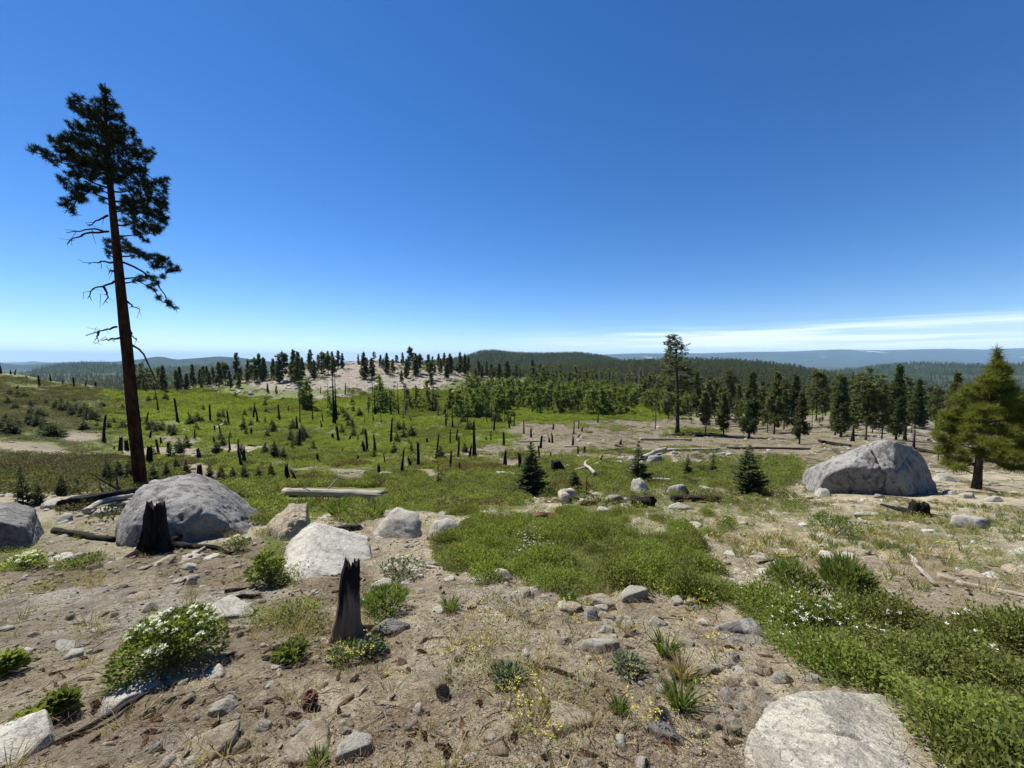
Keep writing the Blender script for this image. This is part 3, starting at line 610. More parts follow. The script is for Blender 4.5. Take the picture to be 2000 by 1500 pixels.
HERO_BLOBS = [(205,178,9,14),(205,200,14,12),(195,215,22,12),(152,192,10,7),(141,207,10,8),(160,215,16,9),(185,228,30,12),(222,208,9,9),(226,225,10,9),(205,248,30,12),(241,236,8,10),
 (150,247,18,8),(175,254,28,10),(215,265,36,14),(238,258,14,14),(257,262,10,10),(268,276,8,8),(128,270,12,7),(150,276,24,11),(185,280,36,13),(112,280,12,8),(65,294,8,6),(82,297,10,6),(98,306,12,7),(112,314,12,8),(125,296,16,10),(150,302,34,14),
 (205,300,40,16),(245,290,30,16),(275,300,18,14),(298,296,7,6),(288,312,12,10),(165,322,40,13),(215,325,40,14),(258,328,26,15),(280,335,10,14),(120,352,8,6),(130,356,10,6),(160,345,28,10),(200,348,40,11),(245,348,34,11),(140,372,10,9),(160,366,16,8),
 (175,372,16,8),(195,370,12,6),(150,388,15,10),(125,398,9,8),(137,408,10,9),(160,384,12,8),(200,392,6,4),(255,372,22,8),(285,360,24,12),(312,356,14,9),(322,350,8,7),(322,368,9,10),(262,392,28,12),(298,386,28,16),(318,400,14,18),
 (252,412,22,12),(285,415,30,16),(318,425,12,20),(260,436,26,12),(292,446,28,12),(312,446,10,12),(272,458,18,7),(284,468,7,6),(246,398,10,14),(240,474,16,8),(212,470,7,6),(210,482,8,8),(213,497,7,7),(250,488,18,9),(272,496,22,9),(300,505,22,9),(325,512,18,8),(345,525,14,7),
 (308,520,16,8),(330,528,12,6),(285,540,18,7),(268,548,9,5),(302,552,12,7),(298,564,9,5),(320,541,9,5),(310,583,6,4),(331,592,9,7),(340,600,7,5)]
HERO_DEAD = [[(211,420),(192,429),(173,441)],[(213,452),(180,447),(130,455)],[(207,452),(165,455),(148,463),(131,478)],[(220,512),(198,511),(173,516)],[(224,549),(205,560),(178,564),(171,583)],
 [(203,561),(209,575),(210,592)],[(240,512),(275,525),(300,545),(314,556),(324,585),(330,592)],[(246,588),(258,598),(270,604)],[(229,638),(200,645),(168,656)],[(234,660),(215,662),(197,664)],[(192,648),(191,656),(186,664)],[(252,670),(272,678),(290,705),(302,735),(306,748)],[(250,640),(257,654),(267,665)],[(222,530),(212,528)]]
silhouette_tree('pine_tree', (278, 966), 16.0, HERO_TRUNK, HERO_BLOBS, HERO_DEAD, 'tall leaning dark pine with long bare trunk behind the rounded grey boulder', None, 'needle_hero', 'bark', 0.17, 34, 0.023, 0.115, 0.65, 0.045)
YOUNG_TRUNK = [(1907,954,24),(1909,935,20),(1912,900,17),(1917,860,12),(1924,810,8),(1934,755,4.5),(1946,692,1)]
YOUNG_BLOBS = [(a, b_, c * 1.08, e * .92) for a, b_, c, e in [(1947,690,4,7),(1948,702,7,9),(1946,716,12,9),(1958,716,8,8),(1944,730,14,9),(1962,726,11,8),(1930,744,18,8),(1958,746,18,9),(1900,757,14,7),(1888,768,14,8),(1925,764,22,9),(1965,764,22,9),(1870,778,12,7),(1905,782,18,9),(1945,782,24,10),(1985,780,18,10),
 (1882,796,18,8),(1866,802,10,6),(1920,800,24,9),(1968,800,28,11),(2000,800,20,14),(1905,818,22,9),(1950,818,30,10),(1846,812,12,7),(1870,818,18,8),(1990,822,28,13),(1840,834,14,8),(1862,840,20,9),(1900,838,24,9),(1945,842,28,10),(1988,845,28,12),
 (1836,856,12,8),(1860,862,20,9),(1895,860,24,9),(1940,866,28,9),(1985,870,28,12),(1848,880,14,8),(1875,882,20,8),(1920,884,24,8),(1965,890,28,10),(1856,898,12,6),(1885,900,16,7),(1990,895,18,8),(1940,900,18,6),(1850,908,12,5),(1872,914,14,5),(1990,915,16,6),(1965,912,16,6),(1834,878,10,5),(1826,848,9,5)]]
silhouette_tree('pine_tree', (1907, 948), 14.5, YOUNG_TRUNK, YOUNG_BLOBS, [[(1905,905),(1880,912),(1862,908)]], 'bushy young yellow-green pine at the right edge beside the great boulder', None, 'needle_young', 'bark_grey', 0.25, 32, 0.018, 0.19, 0.9, 0.028)

# --- pines on the flat to the right (base column, base row, top row, kind)
PV = [conifer(10, 2.0, .16, 11, 420, .62, 14, 1.0, .2, width=.2), conifer(10, 1.8, .28, 12, 320, .6, 13, .8, .4, width=.2, dead=8), conifer(10, 2.1, .10, 13, 620, .6, 13, 1.05, .1, width=.2, nmat='needle_fir'),
      conifer(10, 1.9, .32, 14, 330, .62, 13, .6, .3, width=.2, top_round=1, dead=7), conifer(10, 1.25, .42, 15, 120, .5, 8, .7, .7, trunk_r=.11, dead=10)]
RIGHT = [(1280,838,752,4),(1378,849,768,1),(1413,851,768,0),(1463,855,728,2),(1512,848,728,0),(1561,868,766,0),(1553,838,734,2),(1594,822,726,3),(1631,850,748,1),(1642,854,736,2),(1668,828,744,3),(1691,860,748,3),
         (1705,822,762,1),(1722,862,752,1),(1750,859,716,2),(1787,836,742,2),(1795,834,762,1),(1826,846,760,3),(1859,868,728,0),(1832,900,800,4),(1967,904,752,0),(1995,890,745,2),(1440,822,752,0),(1395,815,745,3),(1488,818,745,1),(1532,812,742,3),(1612,812,748,0),(1650,808,752,1),(1735,820,752,3),(1771,814,758,2),(1815,815,765,1),(1350,826,770,4),(1305,818,752,0)]
g_ = np.random.default_rng(14)
for k in range(26):
    y_ = round(g_.uniform(806, 846), 1); RIGHT.append((round(g_.uniform(1345, 1860), 1), y_, round(y_ - g_.uniform(48, 88), 1), int(g_.integers(0, 5))))
RIGHT.sort()
for it, lb in zip(RIGHT, row_labels(RIGHT, 'pine standing on the bare flat right of the tall lone pine, {n}')):
    P = cast(it[0], it[1]); hh = (it[1] - it[2]) * px_size(P)
    plant_tree('pine_tree', PV[it[3]], P - [0, 0, .1], (hh / 10 * random.uniform(.85, 1.1) * px_wide(P) / px_size(P), hh / 10 * random.uniform(.85, 1.1) * px_wide(P) / px_size(P), hh / 10), random.random() * 6, lb, 'pines on the flat to the right')
P = cast(1323, 846); hh = (846 - 656) * px_size(P)
plant_tree('pine_tree', conifer(18, 3.9, .22, 63, 330, 1.0, 11, .55, 1.1, trunk_r=.36, lean=.3, width=.24, dead=14, flat=.35), P - [0, 0, .15], hh / 18, 2.2, 'tallest pine in the middle distance, open crown, reaching above the skyline')

# --- pines on the pale granite dome
DV = [conifer(14, 2.9, .12, 21, 340, 1.0, 10, .95, .1, width=.46, nmat='needle_far'), conifer(14, 2.6, .18, 22, 290, 1.0, 10, .8, .2, width=.46, nmat='needle_far'), conifer(14, 3.0, .08, 23, 400, 1.0, 10, 1.1, .05, width=.46, nmat='needle_far'),
      conifer(14, 3.0, .34, 24, 270, 1.0, 10, .6, .2, width=.46, top_round=1, nmat='needle_far')]
DOME = [(269,764,735,0),(281,766,738,2),(321,768,716,0),(352,764,718,2),(346,766,724,1),(378,759,713,0),(392,758,722,1),(405,754,716,0),(417,752,718,1),(428,757,709,0),(440,752,712,3),(465,748,692,0),(485,745,704,2),(497,746,702,3),(508,744,693,1),(516,744,700,2),
 (535,738,702,0),(546,748,698,2),(553,746,692,3),(575,748,686,2),(582,752,690,0),(590,746,700,1),(605,726,691,0),(614,742,704,2),(622,728,694,1),(633,732,690,3),(641,722,687,2),(650,721,688,0),(660,719,686,0),(669,719,690,2),(685,704,692,0),(700,712,692,2),(711,740,690,2),
 (717,732,700,0),(722,704,683,1),(728,738,712,0),(731,706,688,3),(744,718,694,0),(749,716,700,2),(768,728,702,0),(775,712,694,3),(786,712,689,0),(794,738,702,2),(803,716,680,3),(812,734,692,0),(820,716,692,2),(838,730,694,0),(845,716,696,1),(857,716,691,2),(868,718,690,0),(873,742,710,1),(882,722,697,2),(899,730,690,0),(908,732,693,2),(915,728,698,1),(935,736,704,0),(950,738,706,2),(600,760,742,0),(523,768,748,2),(540,770,752,0),(842,756,728,1),(872,738,712,0),(960,742,712,0),(975,744,710,2),(990,745,706,1),(1008,742,712,0),(1040,742,704,2),(1055,745,712,0)]
g_ = np.random.default_rng(9)
for a, b_, c, e, n in ((600, 735, 60, 12, 8), (520, 742, 45, 8, 8), (860, 728, 70, 12, 10), (400, 756, 60, 6, 7), (960, 740, 60, 6, 10), (740, 735, 60, 12, 3)):
    for k in range(n):
        q_ = (round(a + g_.normal() * c * .6, 1), round(b_ + g_.normal() * e * .6, 1)); DOME.append((q_[0], q_[1], round(q_[1] - g_.uniform(16, 40), 1), int(g_.integers(0, 4))))
DOME.sort()
for it, lb in zip(DOME, row_labels(DOME, 'dark pine on or around the pale granite dome, {n}')):
    P = cast(it[0], it[1], 420); hh = (it[1] - it[2]) * px_size(P) * 1.03; w = hh / 14 * random.uniform(.9, 1.2) * px_wide(P) / px_size(P)
    plant_tree('pine_tree', DV[it[3]], P - [0, 0, .3], (w, w, hh / 14), random.random() * 6, lb, 'pines on the granite dome')

# --- young firs
def fir(h, r, seed, rows=22, nmat='needle_fir', per=9, thin=1.0):
    global RNG
    keep = RNG; RNG = np.random.default_rng(seed); wb = MB(); cb = MB()
    wb.tube([(0, 0, h * f) for f in np.linspace(-.03, 1, 6)], [h * .018 * (1.05 - f) + .004 for f in np.linspace(0, 1, 6)], 6)
    Pn, D, L = [], [], []
    for i in range(rows):
        f = 0.03 + 0.95 * (i / rows) ** 1.0; R = r * (1 - f) ** 0.85 * RNG.uniform(.8, 1.15) + .03 * r
        for k in range(max(4, int(per * (1 - f * .5)))):
            a = RNG.random() * 6.283; d = np.array([math.cos(a), math.sin(a), 0]); l = R * RNG.uniform(.65, 1.1); ris = .25 + .5 * f
            m = max(3, int(9 * l / r * thin) + 2); s0 = np.array([0, 0, h * f])
            wb.tube([s0, s0 + d * l * .5 + [0, 0, l * .05], s0 + d * l + [0, 0, l * ris * .45]], [h * .004, h * .003, .002], 3, False)
            side = np.array([-d[1], d[0], 0])
            for q in range(m):
                u = .15 + .85 * (q + RNG.random()) / m; p = s0 + d * l * u + np.array([0, 0, l * ris * .45 * u * u + RNG.normal() * .01 * h])
                for sg in (-1, 1, 0):
                    Pn.append(p); D.append(d * .8 + side * sg * 1.0 + np.array([0, 0, RNG.uniform(-.1, .45)])); L.append((.10 * r + .22 * l * (1.15 - u)) * RNG.uniform(.7, 1.3))
    for k in range(8): Pn.append([0, 0, h * .97]); D.append(RNG.normal(size=3) * .4 + [0, 0, 1]); L.append(.06 * h)
    L = np.array(L); cb.leaves(np.array(Pn), np.array(D), L, L * .40)
    res = wb.mesh('trunk', M['bark_grey']), cb.mesh('crown', M[nmat]); RNG = keep; return res
FV = [fir(2, .62, 31, per=12), fir(2, .55, 32, 20, per=11), fir(2, .8, 33, 18, per=14), fir(2, .5, 34, 14, 'needle_young', 6)]
FIRS = [  # base column, base row, top row, kind, label
 (1037,966,862,0,'dense dark young fir rising from green brush left of the leaning pale logs'),(1246,946,860,1,'slim young fir growing among the pale boulders and fallen logs'),(1461,968,868,2,'broad bluish young fir standing left of the great boulder'),
 (1343,932,886,1,'small young fir in front of the long pale logs'),(1392,928,890,1,'smallest young fir in the green patch left of the broad fir'),(1120,962,918,2,'low young fir directly behind the tan split log end'),(1145,966,922,3,'low young fir just right of the tan split log end'),
 (856,952,892,3,'thin light-green pine sapling in the brush behind the long pale log'),(946,922,898,3,'little bushy sapling on bare soil beyond the brush'),
 (46,990,905,1,'dark narrow young fir at the left edge above the flat-topped boulder'),(75,985,940,2,'low dark fir touching the narrow fir at the left edge'),(121,968,925,2,'rounded dark fir left of the tall leaning pine'),(150,962,930,2,'small dark fir behind the charred fallen log, left of the tall pine'),
 (210,944,898,2,'leftmost fir of the dark clump at the foot of the tall pine'),(233,942,893,2,'middle fir of the dark clump at the foot of the tall pine'),(255,940,896,2,'rightmost fir of the dark clump, touching the tall trunk'),(300,938,905,2,'small fir just right of the tall pine trunk'),(326,934,902,0,'narrow fir right of the tall pine, above the boulder'),
 (345,918,893,2,'low rounded fir above the rounded grey boulder'),(364,926,895,0,'taller fir above the top of the rounded grey boulder'),(410,938,906,2,'fir starting the low row right of the rounded boulder'),(432,944,908,2,'second fir of the low row right of the rounded boulder'),(455,944,910,2,'third fir of the low row right of the rounded boulder'),(478,946,905,0,'tallest fir of the low row right of the rounded boulder'),(505,944,912,2,'rounded fir near the right end of the low row'),(530,941,902,0,'pointed dark fir ending the low row'),
 (535,847,822,2,'lone dark shrubby fir in the middle of the green meadow'),(476,840,810,1,'young fir grown up round a burnt stub in the left meadow')]
for x, y, tpy, k, lb in FIRS:
    P = cast(x, y); hh = (y - tpy) * px_size(P); w = hh / 2 * random.uniform(1.15, 1.4) * px_wide(P) / px_size(P)
    plant_tree('fir_sapling', FV[k], P - [0, 0, .02 * hh], (w, w, hh / 2), random.random() * 6, lb, 'young firs', 'sapling')
BV = [fir(1.6, .85, 35, 13, per=13), fir(1.6, .7, 36, 15, per=12)]
SHR = [(8,846,20),(22,850,22),(35,838,18),(12,826,14),(58,832,18),(72,836,20),(86,838,16),(85,852,20),(100,855,22),(110,853,18),(60,812,12),(78,815,13),(110,800,14),(122,806,15),(133,800,13),(140,812,16),(150,806,14),(158,816,16),(166,808,15),(174,818,16),(182,822,16),(190,818,12),(168,824,12),(20,772,9),(35,776,10),(48,778,9),(30,800,10),(15,790,12),(165,840,14),(190,840,12),(212,838,12),(240,840,14),(222,828,10),(285,832,12),(297,838,13),(308,842,12),(318,836,10),(270,826,10),(240,800,8),(200,796,9),(330,842,10),(395,825,9),(428,828,10),(440,832,10),(520,808,9),(545,820,8),(600,804,10),(680,824,12),(60,795,10),(90,792,10),(120,788,9),(145,790,10)]
SHR.sort()
for (x, y, hp), lb in zip(SHR, row_labels(SHR, 'low dark conifer shrub on the green slope beyond the tall pine, {n}')):
    P = cast(x, y); hh = hp * 1.5 * px_size(P); w = hh / 1.6 * random.uniform(1.0, 1.5)
    plant_tree('conifer_shrub', BV[random.randrange(2)], P - [0, 0, .05], (w, w, hh / 1.6), random.random() * 6, lb, 'dark conifer shrubs on the left slope', 'shrub')

g_ = np.random.default_rng(5); YCM = []
while len(YCM) < 88:
    a = (g_.uniform(290, 1010), g_.uniform(776, 905)); 
    if vnoise(np.array([[a[0] / 70, a[1] / 25]]), 8)[0] < -.15: continue
    YCM.append((round(a[0], 1), round(a[1], 1), (a[1] - 740) * .085 * g_.uniform(.7, 1.5) + 6))
YCM.sort()
for (x, y, hp), lb in zip(YCM, row_labels(YCM, 'small dark young conifer dotting the green meadow, {n}')):
    P = cast(x, y); hh = hp * 1.3 * px_size(P); w = hh / 1.6 * random.uniform(.7, 1.1)
    plant_tree('young_conifer', BV[random.randrange(2)], P - [0, 0, .05], (w, w, hh / 1.6), random.random() * 6, lb, 'young conifers in the meadow', 'sapling')

# ------------------------------------------------------------------ burnt snags and stumps
def snag(seed, taper=.42, jag=.22, r=.08, stubs=0, lean=.04, mat='char', flare=.28):
    global RNG
    keep = RNG; RNG = np.random.default_rng(seed); mb = MB()
    fs = np.linspace(-.04, 1, 12); w = RNG.normal(size=2) * lean
    path = [(w[0] * f * f, w[1] * f * f, f * (1 - jag)) for f in fs]
    mb.tube(path, [r * (1 - taper * max(f, 0) + flare * math.exp(-max(f, 0) * 9)) for f in fs], 10, True, .35, seed, jag)
    for k in range(stubs):
        f = RNG.uniform(.3, .95); a = RNG.random() * 6.28; l = r * RNG.uniform(1.0, 3.2); d = np.array([math.cos(a), math.sin(a), RNG.uniform(-.4, .3)])
        p0 = np.array([w[0] * f * f, w[1] * f * f, f * (1 - jag)]); mb.tube([p0, p0 + d * l], [r * .18, r * .05], 4, False)
    me = mb.mesh('snag', M[mat]); RNG = keep; return me
SV = [snag(1), snag(2, .6, .3), snag(3, .5, .35, stubs=4), snag(4, .3, .15, stubs=1), snag(5, .55, .45), snag(6, .4, .25, stubs=5), snag(7, .2, .12), snag(8, .45, .4, stubs=2, mat='char_grey'), snag(9, .35, .2, stubs=3, mat='char_grey')]
TV = [snag(11, .8, .08, .022, 9, .03, flare=.9), snag(12, .75, .05, .018, 14, .05, flare=.9), snag(13, .85, .06, .026, 6, .02, flare=1.0), snag(14, .8, .05, .022, 16, .03, 'deadwood_up', .9)]
STUB = [  # base column, base row, top row, top shift
 (113,859,832,0),(203,864,811,0),(248,879,860,0),(293,859,841,1),(315,869,851,0),(329,883,864,0),(338,852,844,0),(347,824,781,0),(380,857,835,1),(389,899,877,0),(390,930,908,0),(411,827,792,0),(447,830,804,0),(449,879,851,0),(466,879,854,0),(473,915,878,-4),(495,818,787,0),(503,826,785,0),(516,882,865,0),(546,822,792,0),(546,888,877,0),(563,806,792,0),
 (565,947,906,-10),(578,947,909,0),(585,873,842,0),(605,886,874,0),(619,947,930,-2),(621,904,886,0),(626,768,752,0),(631,828,800,0),(630,941,930,0),(650,859,846,0),(667,886,875,0),(674,770,750,0),(699,862,849,0),(699,903,887,0),(713,887,862,-5),(718,885,841,-1),(733,885,842,-1),(741,933,902,0),(764,866,816,0),(781,866,857,0),(784,929,871,7),(800,866,858,0),(801,911,887,0),(817,911,866,0),(853,893,847,0),(870,899,891,0),(895,893,855,0),(900,919,900,-3),
 (927,892,815,-1),(992,830,818,0),(997,831,812,0),(1004,832,806,0),(1023,847,816,0),(1037,854,837,0),(1054,894,870,-2),(1073,864,849,0),(1079,865,846,0),(1075,893,884,0),(1119,872,844,0),(1129,887,866,0),(1141,884,871,2),(1172,906,884,0),(1212,868,855,0),(223,878,870,0),(640,886,876,0),(575,905,895,0),(683,912,902,0),(834,868,856,0)]
g_ = np.random.default_rng(6)
while len(STUB) < 120:
    a = (round(g_.uniform(230, 1180), 1), round(g_.uniform(790, 925), 1))
    if a[0] > 900 and a[1] < 815 or vnoise(np.array([[a[0] / 60, a[1] / 20]]), 18)[0] < -.3: continue
    STUB.append((a[0], a[1], round(a[1] - ((a[1] - 740) * .14 * g_.uniform(.25, 1.0) ** 1.3 * 1.6 + 3), 1), round(g_.normal() * 2, 1)))
STUB.sort()
for (x, y, tpy, sh), lb in zip(STUB, row_labels(STUB, 'charred broken trunk standing in the green meadow, {n}')):
    P = cast(x, y); s = px_size(P); hh = (y - tpy) * s * 1.15; k = random.randrange(9)
    w = min(max(random.uniform(.20, .46), hh * .10), hh * .40) / .17
    o = obj('burnt_snag', SV[k], None, P - [0, 0, .04], (random.uniform(-.05, .05), math.atan2(sh * s, hh) + random.uniform(-.07, .07), random.random() * .2), (w, w, hh)); tag(o, lb, 'snag', 'burnt snags in the meadow')
POLE = [(1,729,701,0),(21,730,720,0),(29,731,721,0),(77,752,733,0),(99,744,727,0),(123,748,737,0),(145,757,737,0),(187,757,745,0),(215,760,745,0),(227,758,745,0),(32,762,752,0),(54,741,729,0),(167,754,742,0)]
POLE.sort()
for (x, y, tpy, sh), lb in zip(POLE, row_labels(POLE, 'small burnt trunk along the top edge of the left slope, {n}')):
    P = cast(x, y + 1); s = px_size(P); hh = (y - tpy) * s * 1.1; w = .62 / .17 * (1.6 if x < 5 else 1)
    tag(obj('burnt_snag', SV[random.randrange(6)], None, P - [0, 0, .3], (0, 0, random.random() * .3), (w, w, hh + .4)), lb, 'snag', 'burnt trunks along the left skyline')
THIN = [(309,805,747),(586,830,760),(611,822,770),(653,830,708),(657,824,727),(640,800,745),(720,810,752),(733,812,750),(748,806,748),(764,812,755),(779,812,745),(792,815,742),(870,834,780),(884,836,768),(895,838,790),(905,822,765),(913,836,775),(921,812,755),(932,818,770),(943,815,752),(955,815,770),(968,818,775),(985,808,762),(1044,798,758),(855,812,748),(845,806,752),(836,800,745),(1070,806,760),(1100,808,762),(1130,806,765),(1162,802,752),(1190,800,758),
        (1210,782,722),(1221,780,732),(1246,792,716),(1185,776,726),(1232,776,726),(1202,772,730),(1168,776,735),(1148,780,738),(1266,790,738),(1098,772,732)]
g_ = np.random.default_rng(12)
for k in range(46):
    a = (round(g_.uniform(1060, 1310), 1), round(g_.uniform(762, 800), 1)) if k < 26 else (round(g_.uniform(700, 1060), 1), round(g_.uniform(780, 832), 1)); THIN.append((a[0], a[1], round(a[1] - g_.uniform(26, 58), 1)))
THIN.sort()
for (x, y, tpy), lb in zip(THIN, row_labels(THIN, 'thin standing dead tree before the dome and forest, {n}')):
    P = cast(x, y); s = px_size(P); hh = (y - tpy) * s * 1.04; k = 3 if (x > 1150 or random.random() < .3) else random.randrange(3)
    tag(obj('dead_tree', TV[k], None, P - [0, 0, .1], (random.uniform(-.03, .03), random.uniform(-.04, .04), random.random() * 6), (hh * .85, hh * .85, hh)), lb, 'dead tree', 'standing dead trees')
for x, y, tpy, lb in [(1665,862,823,'short dark burnt trunk among the pines behind the great boulder'),(1767,860,824,'ragged burnt trunk behind the top of the great boulder'),(1784,880,832,'thin grey pole standing right behind the great boulder')]:
    P = cast(x, y); hh = (y - tpy) * px_size(P); w = .45 / .17 if 'pole' not in lb else .26 / .17
    tag(obj('burnt_snag', SV[1], None, P, (0, .02, 1), (w, w, hh)), lb, 'snag')

# ------------------------------------------------------------------ rocks
_ICO = {}
def ico(sub):
    if sub not in _ICO:
        bm = bmesh.new(); bmesh.ops.create_icosphere(bm, subdivisions=sub, radius=1)
        _ICO[sub] = (np.array([v.co[:] for v in bm.verts]), np.array([[v.index for v in f.verts] for f in bm.faces])); bm.free()
    return _ICO[sub]
def rock_mesh(planes, sub=4, p=9.0, rough=.05, seed=0, freq=2.2, mat='granite', grooves=(), fine=.25):
    """planes: (normal, point on the plane), local metres round an inside centre"""
    D, T = ico(sub); inv = np.zeros(len(D)); R = 0
    for n, pt in planes:
        n = np.array(n, float); n /= np.linalg.norm(n); d = max(float(n @ np.array(pt, float)), .02); R = max(R, d)
        inv += np.maximum(D @ n / d, 0) ** p
    V = D / (inv ** (1 / p))[:, None]; size = np.abs(V).max(0).mean()
    N = fbm(V / size * freq + seed * 5.1, 5, seed, .55); N2 = 1 - np.abs(fbm(V / size * freq * 1.7 + seed * 3.3, 4, seed + 9)) * 2
    V = V * (1 + rough * N + rough * .5 * (N2 - .6) + rough * fine * fbm(V / size * 14 + seed, 3, seed + 4))[:, None]
    ch = fbm(V / size * freq * 2.6 + seed * 1.7, 3, seed + 31); V = V * (1 - rough * .55 * ss(ch, .18, .26))[:, None]          # flaked-off chips
    for n, pt, wd, dp in grooves:
        n = np.array(n, float); n /= np.linalg.norm(n)
        dist = (V - np.array(pt)) @ n + .06 * size * fbm(V / size * 5 + 3, 3, 77)
        V = V * (1 - dp * np.exp(-(dist / wd) ** 2) / (np.linalg.norm(V, axis=1) + .01))[:, None]
    mb = MB(); mb.add(V, T); return mb.mesh('rock', M[mat], True)
def rand_planes(seed, w, d, h, n=7, tl=.42):
    g = np.random.default_rng(seed); out = []
    for i in range(n):
        a = 6.283 * (i + g.random() * .8) / n; t = g.uniform(-.25, .8); nn = np.array([math.cos(a), math.sin(a), t])
        out.append((nn, np.array([math.cos(a) * w / 2, math.sin(a) * d / 2, 0]) * g.uniform(.7, 1.15)))
    for k in range(3):
        nn = np.array([g.normal() * tl, g.normal() * tl - .12, 1]); out.append((nn, (0, 0, h * g.uniform(.6, .95))))
    out.append(((0, 0, -1), (0, 0, -h * .6))); return out
RV = {m: [rock_mesh(rand_planes(100 + k + 31 * i, 1, .9, .5), 4, 22, .085, k, 2.4, m) for k in range(8)] for i, m in enumerate(('granite', 'granite_pale', 'granite_tan'))}
RVF = {m: [rock_mesh(rand_planes(300 + k + 31 * i, 1, .8, .24, tl=.14), 4, 44, .06, k, 2.6, m) for k in range(6)] for i, m in enumerate(('granite', 'granite_pale', 'granite_tan', 'granite_white'))}
def put_rock(name, px, py, wpx, ratio, label, mat='granite_pale', flat=False, group=None, sink=.12, hz=1.0, rz=None, tilt=.12, k=None):
    P = cast(px, py); w = wpx * px_wide(P); lib = (RVF if flat else RV)[mat]; k = random.randrange(len(lib)) if k is None else k
    hb = (.24 if flat else .5) * hz * w
    o = obj(name, lib[k], None, P + np.array([0, w * ratio * .25, hb * (.5 - sink * 2)]), (random.uniform(-tilt, tilt), random.uniform(-tilt, tilt), random.uniform(-.5, .5) if rz is None else rz), (w, w * ratio, w * hz * .85))
    return tag(o, label, 'rock', group)
class Loc:
    """frame of a big rock: x across the view, y away from the viewer, z up; called with a picture point it gives local metres"""
    def __init__(s, px, py, Y):
        s.c = at(px, py, Y); s.az = math.atan2(s.c[0], s.c[1]); s.fw = np.array([math.sin(s.az), math.cos(s.az), 0]); s.rt = np.array([s.fw[1], -s.fw[0], 0]); s.D = float(s.c @ s.fw)
    def __call__(s, px, py, dy=0.0):
        d = ray(px, py); q = np.array([0, 0, CAMZ]) + d * ((s.D + dy) / (d @ s.fw)) - s.c; return np.array([q @ s.rt, q @ s.fw, q[2]])
def hero_rock(name, L, planes, label, mat, sub=6, p=8, rough=.05, seed=0, freq=2.2, grooves=(), fine=.25, box=None):
    me = rock_mesh(planes, sub, p, rough, seed, freq, mat, grooves, fine)
    if box:                                                     # bring the finished rock to its real width and height
        V = np.empty(len(me.vertices) * 3, np.float32); me.vertices.foreach_get('co', V); V = V.reshape(-1, 3).astype(float); cx = 0.0
        for _ in range(8):
            Q = L.c + V[:, :1] * L.rt + V[:, 1:2] * L.fw + V[:, 2:] * np.array([0, 0, 1.0]); px, py = proj(Q[:, 0], Q[:, 1], Q[:, 2]); vis = py < box[3]
            f = (box[1] - box[0]) / (px[vis].max() - px[vis].min()); V[:, 0] *= f
            if f < 1: V[:, 1] *= max(f, .9)
            Q = L.c + V[:, :1] * L.rt + V[:, 1:2] * L.fw + V[:, 2:] * np.array([0, 0, 1.0]); px, py = proj(Q[:, 0], Q[:, 1], Q[:, 2]); vis = py < box[3]
            V[:, 0] += ((box[0] + box[1]) - (px[vis].max() + px[vis].min())) / 2 * px_wide(L.c)
            V[:, 2] -= (box[2] - py.min()) * px_size(L.c) * .7
        me.vertices.foreach_set('co', V.astype(np.float32).ravel()); me.update()
    o = obj(name, me, None, L.c, (0, 0, -L.az)); return tag(o, label, 'boulder')
# great boulder at the right
G = cast(1700, 974); L = Loc(1700, 928, G[1] + 1.4)
hero_rock('boulder', L, [((0,0,-1), L(1700,985)), ((0.22,-1,-.22), L(1700,940,-.78)), ((-.46,-.26,.85), L(1650,899,-.72)), ((-.50,.10,.86), L(1690,868,.2)), ((-1,-.35,.25), L(1567,938,-.2)), ((.80,-.42,.42), L(1792,900,-.1)), ((.50,-.86,.05), L(1775,940,-.75)),
  ((.85,-.4,.3), L(1828,958,0)), ((0,1,.25), L(1700,930,1.6)), ((.1,-.75,.64), L(1735,893,-.55)), ((.05,.2,1), L(1745,857,.2))], 'great fractured grey boulder, shadowed face, standing left of the bushy young pine', 'granite', 6, 40, .035, 3, 3.2,
  [((1,.2,.35), L(1742,920,-1), .05, .10), ((.9,-.1,-.55), L(1775,930,-1), .04, .08), ((.2,-.3,1), L(1650,893,-1), .035, .05)], box=(1565, 1835, 858, 975))
# rounded boulder at the left
G = cast(370, 1062); L = Loc(370, 1010, G[1] + .75)
hero_rock('boulder', L, [((0,0,-1), L(370,1090)), ((-.8,-.1,.5), L(246,985,0)), ((-1,-.1,.05), L(222,1040)), ((-.25,-.1,.95), L(320,930)), ((.1,-.1,1), L(365,926)), ((.55,-.1,.80), L(450,950)), ((.75,-.15,.55), L(495,1005)), ((.95,-.2,.25), L(522,1048)), ((-.1,-.55,.82), L(350,952,-.55)), ((.2,-1,-.12), L(380,1025,-.85)), ((-.6,-.8,.1), L(260,1030,-.6)), ((0,1,.1), L(370,1010,.9))],
  'large rounded grey boulder behind the black burnt stump', 'granite', 6, 17, .035, 5, 2.6, [((.35,.2,.9), L(330,985,-.7), .010, .025), ((1,.15,.2), L(312,960,-.6), .018, .05), ((.5,.3,-.8), L(385,955,-.5), .012, .03)], box=(222, 525, 925, 1060))
G = cast(40, 1082); L = Loc(28, 1030, G[1] + .55)
hero_rock('boulder', L, [((0,0,-1), L(30,1100)), ((.05,-.05,1), L(20,981)), ((.55,-.1,.83), L(78,992)), ((1,-.15,.2), L(98,1030)), ((.1,-1,.12), L(30,1035,-.5)), ((-1,0,.1), L(-70,1030)), ((0,1,.1), L(30,1030,.8)), ((.75,-.7,.1), L(85,1040,-.35))], 'flat-topped grey boulder cut by the left edge', 'granite_dark', 6, 34, .035, 8, 2.6, [((.55,-.2,.85), L(60,1040,-.5), .015, .04)], box=(-70, 100, 980, 1080))
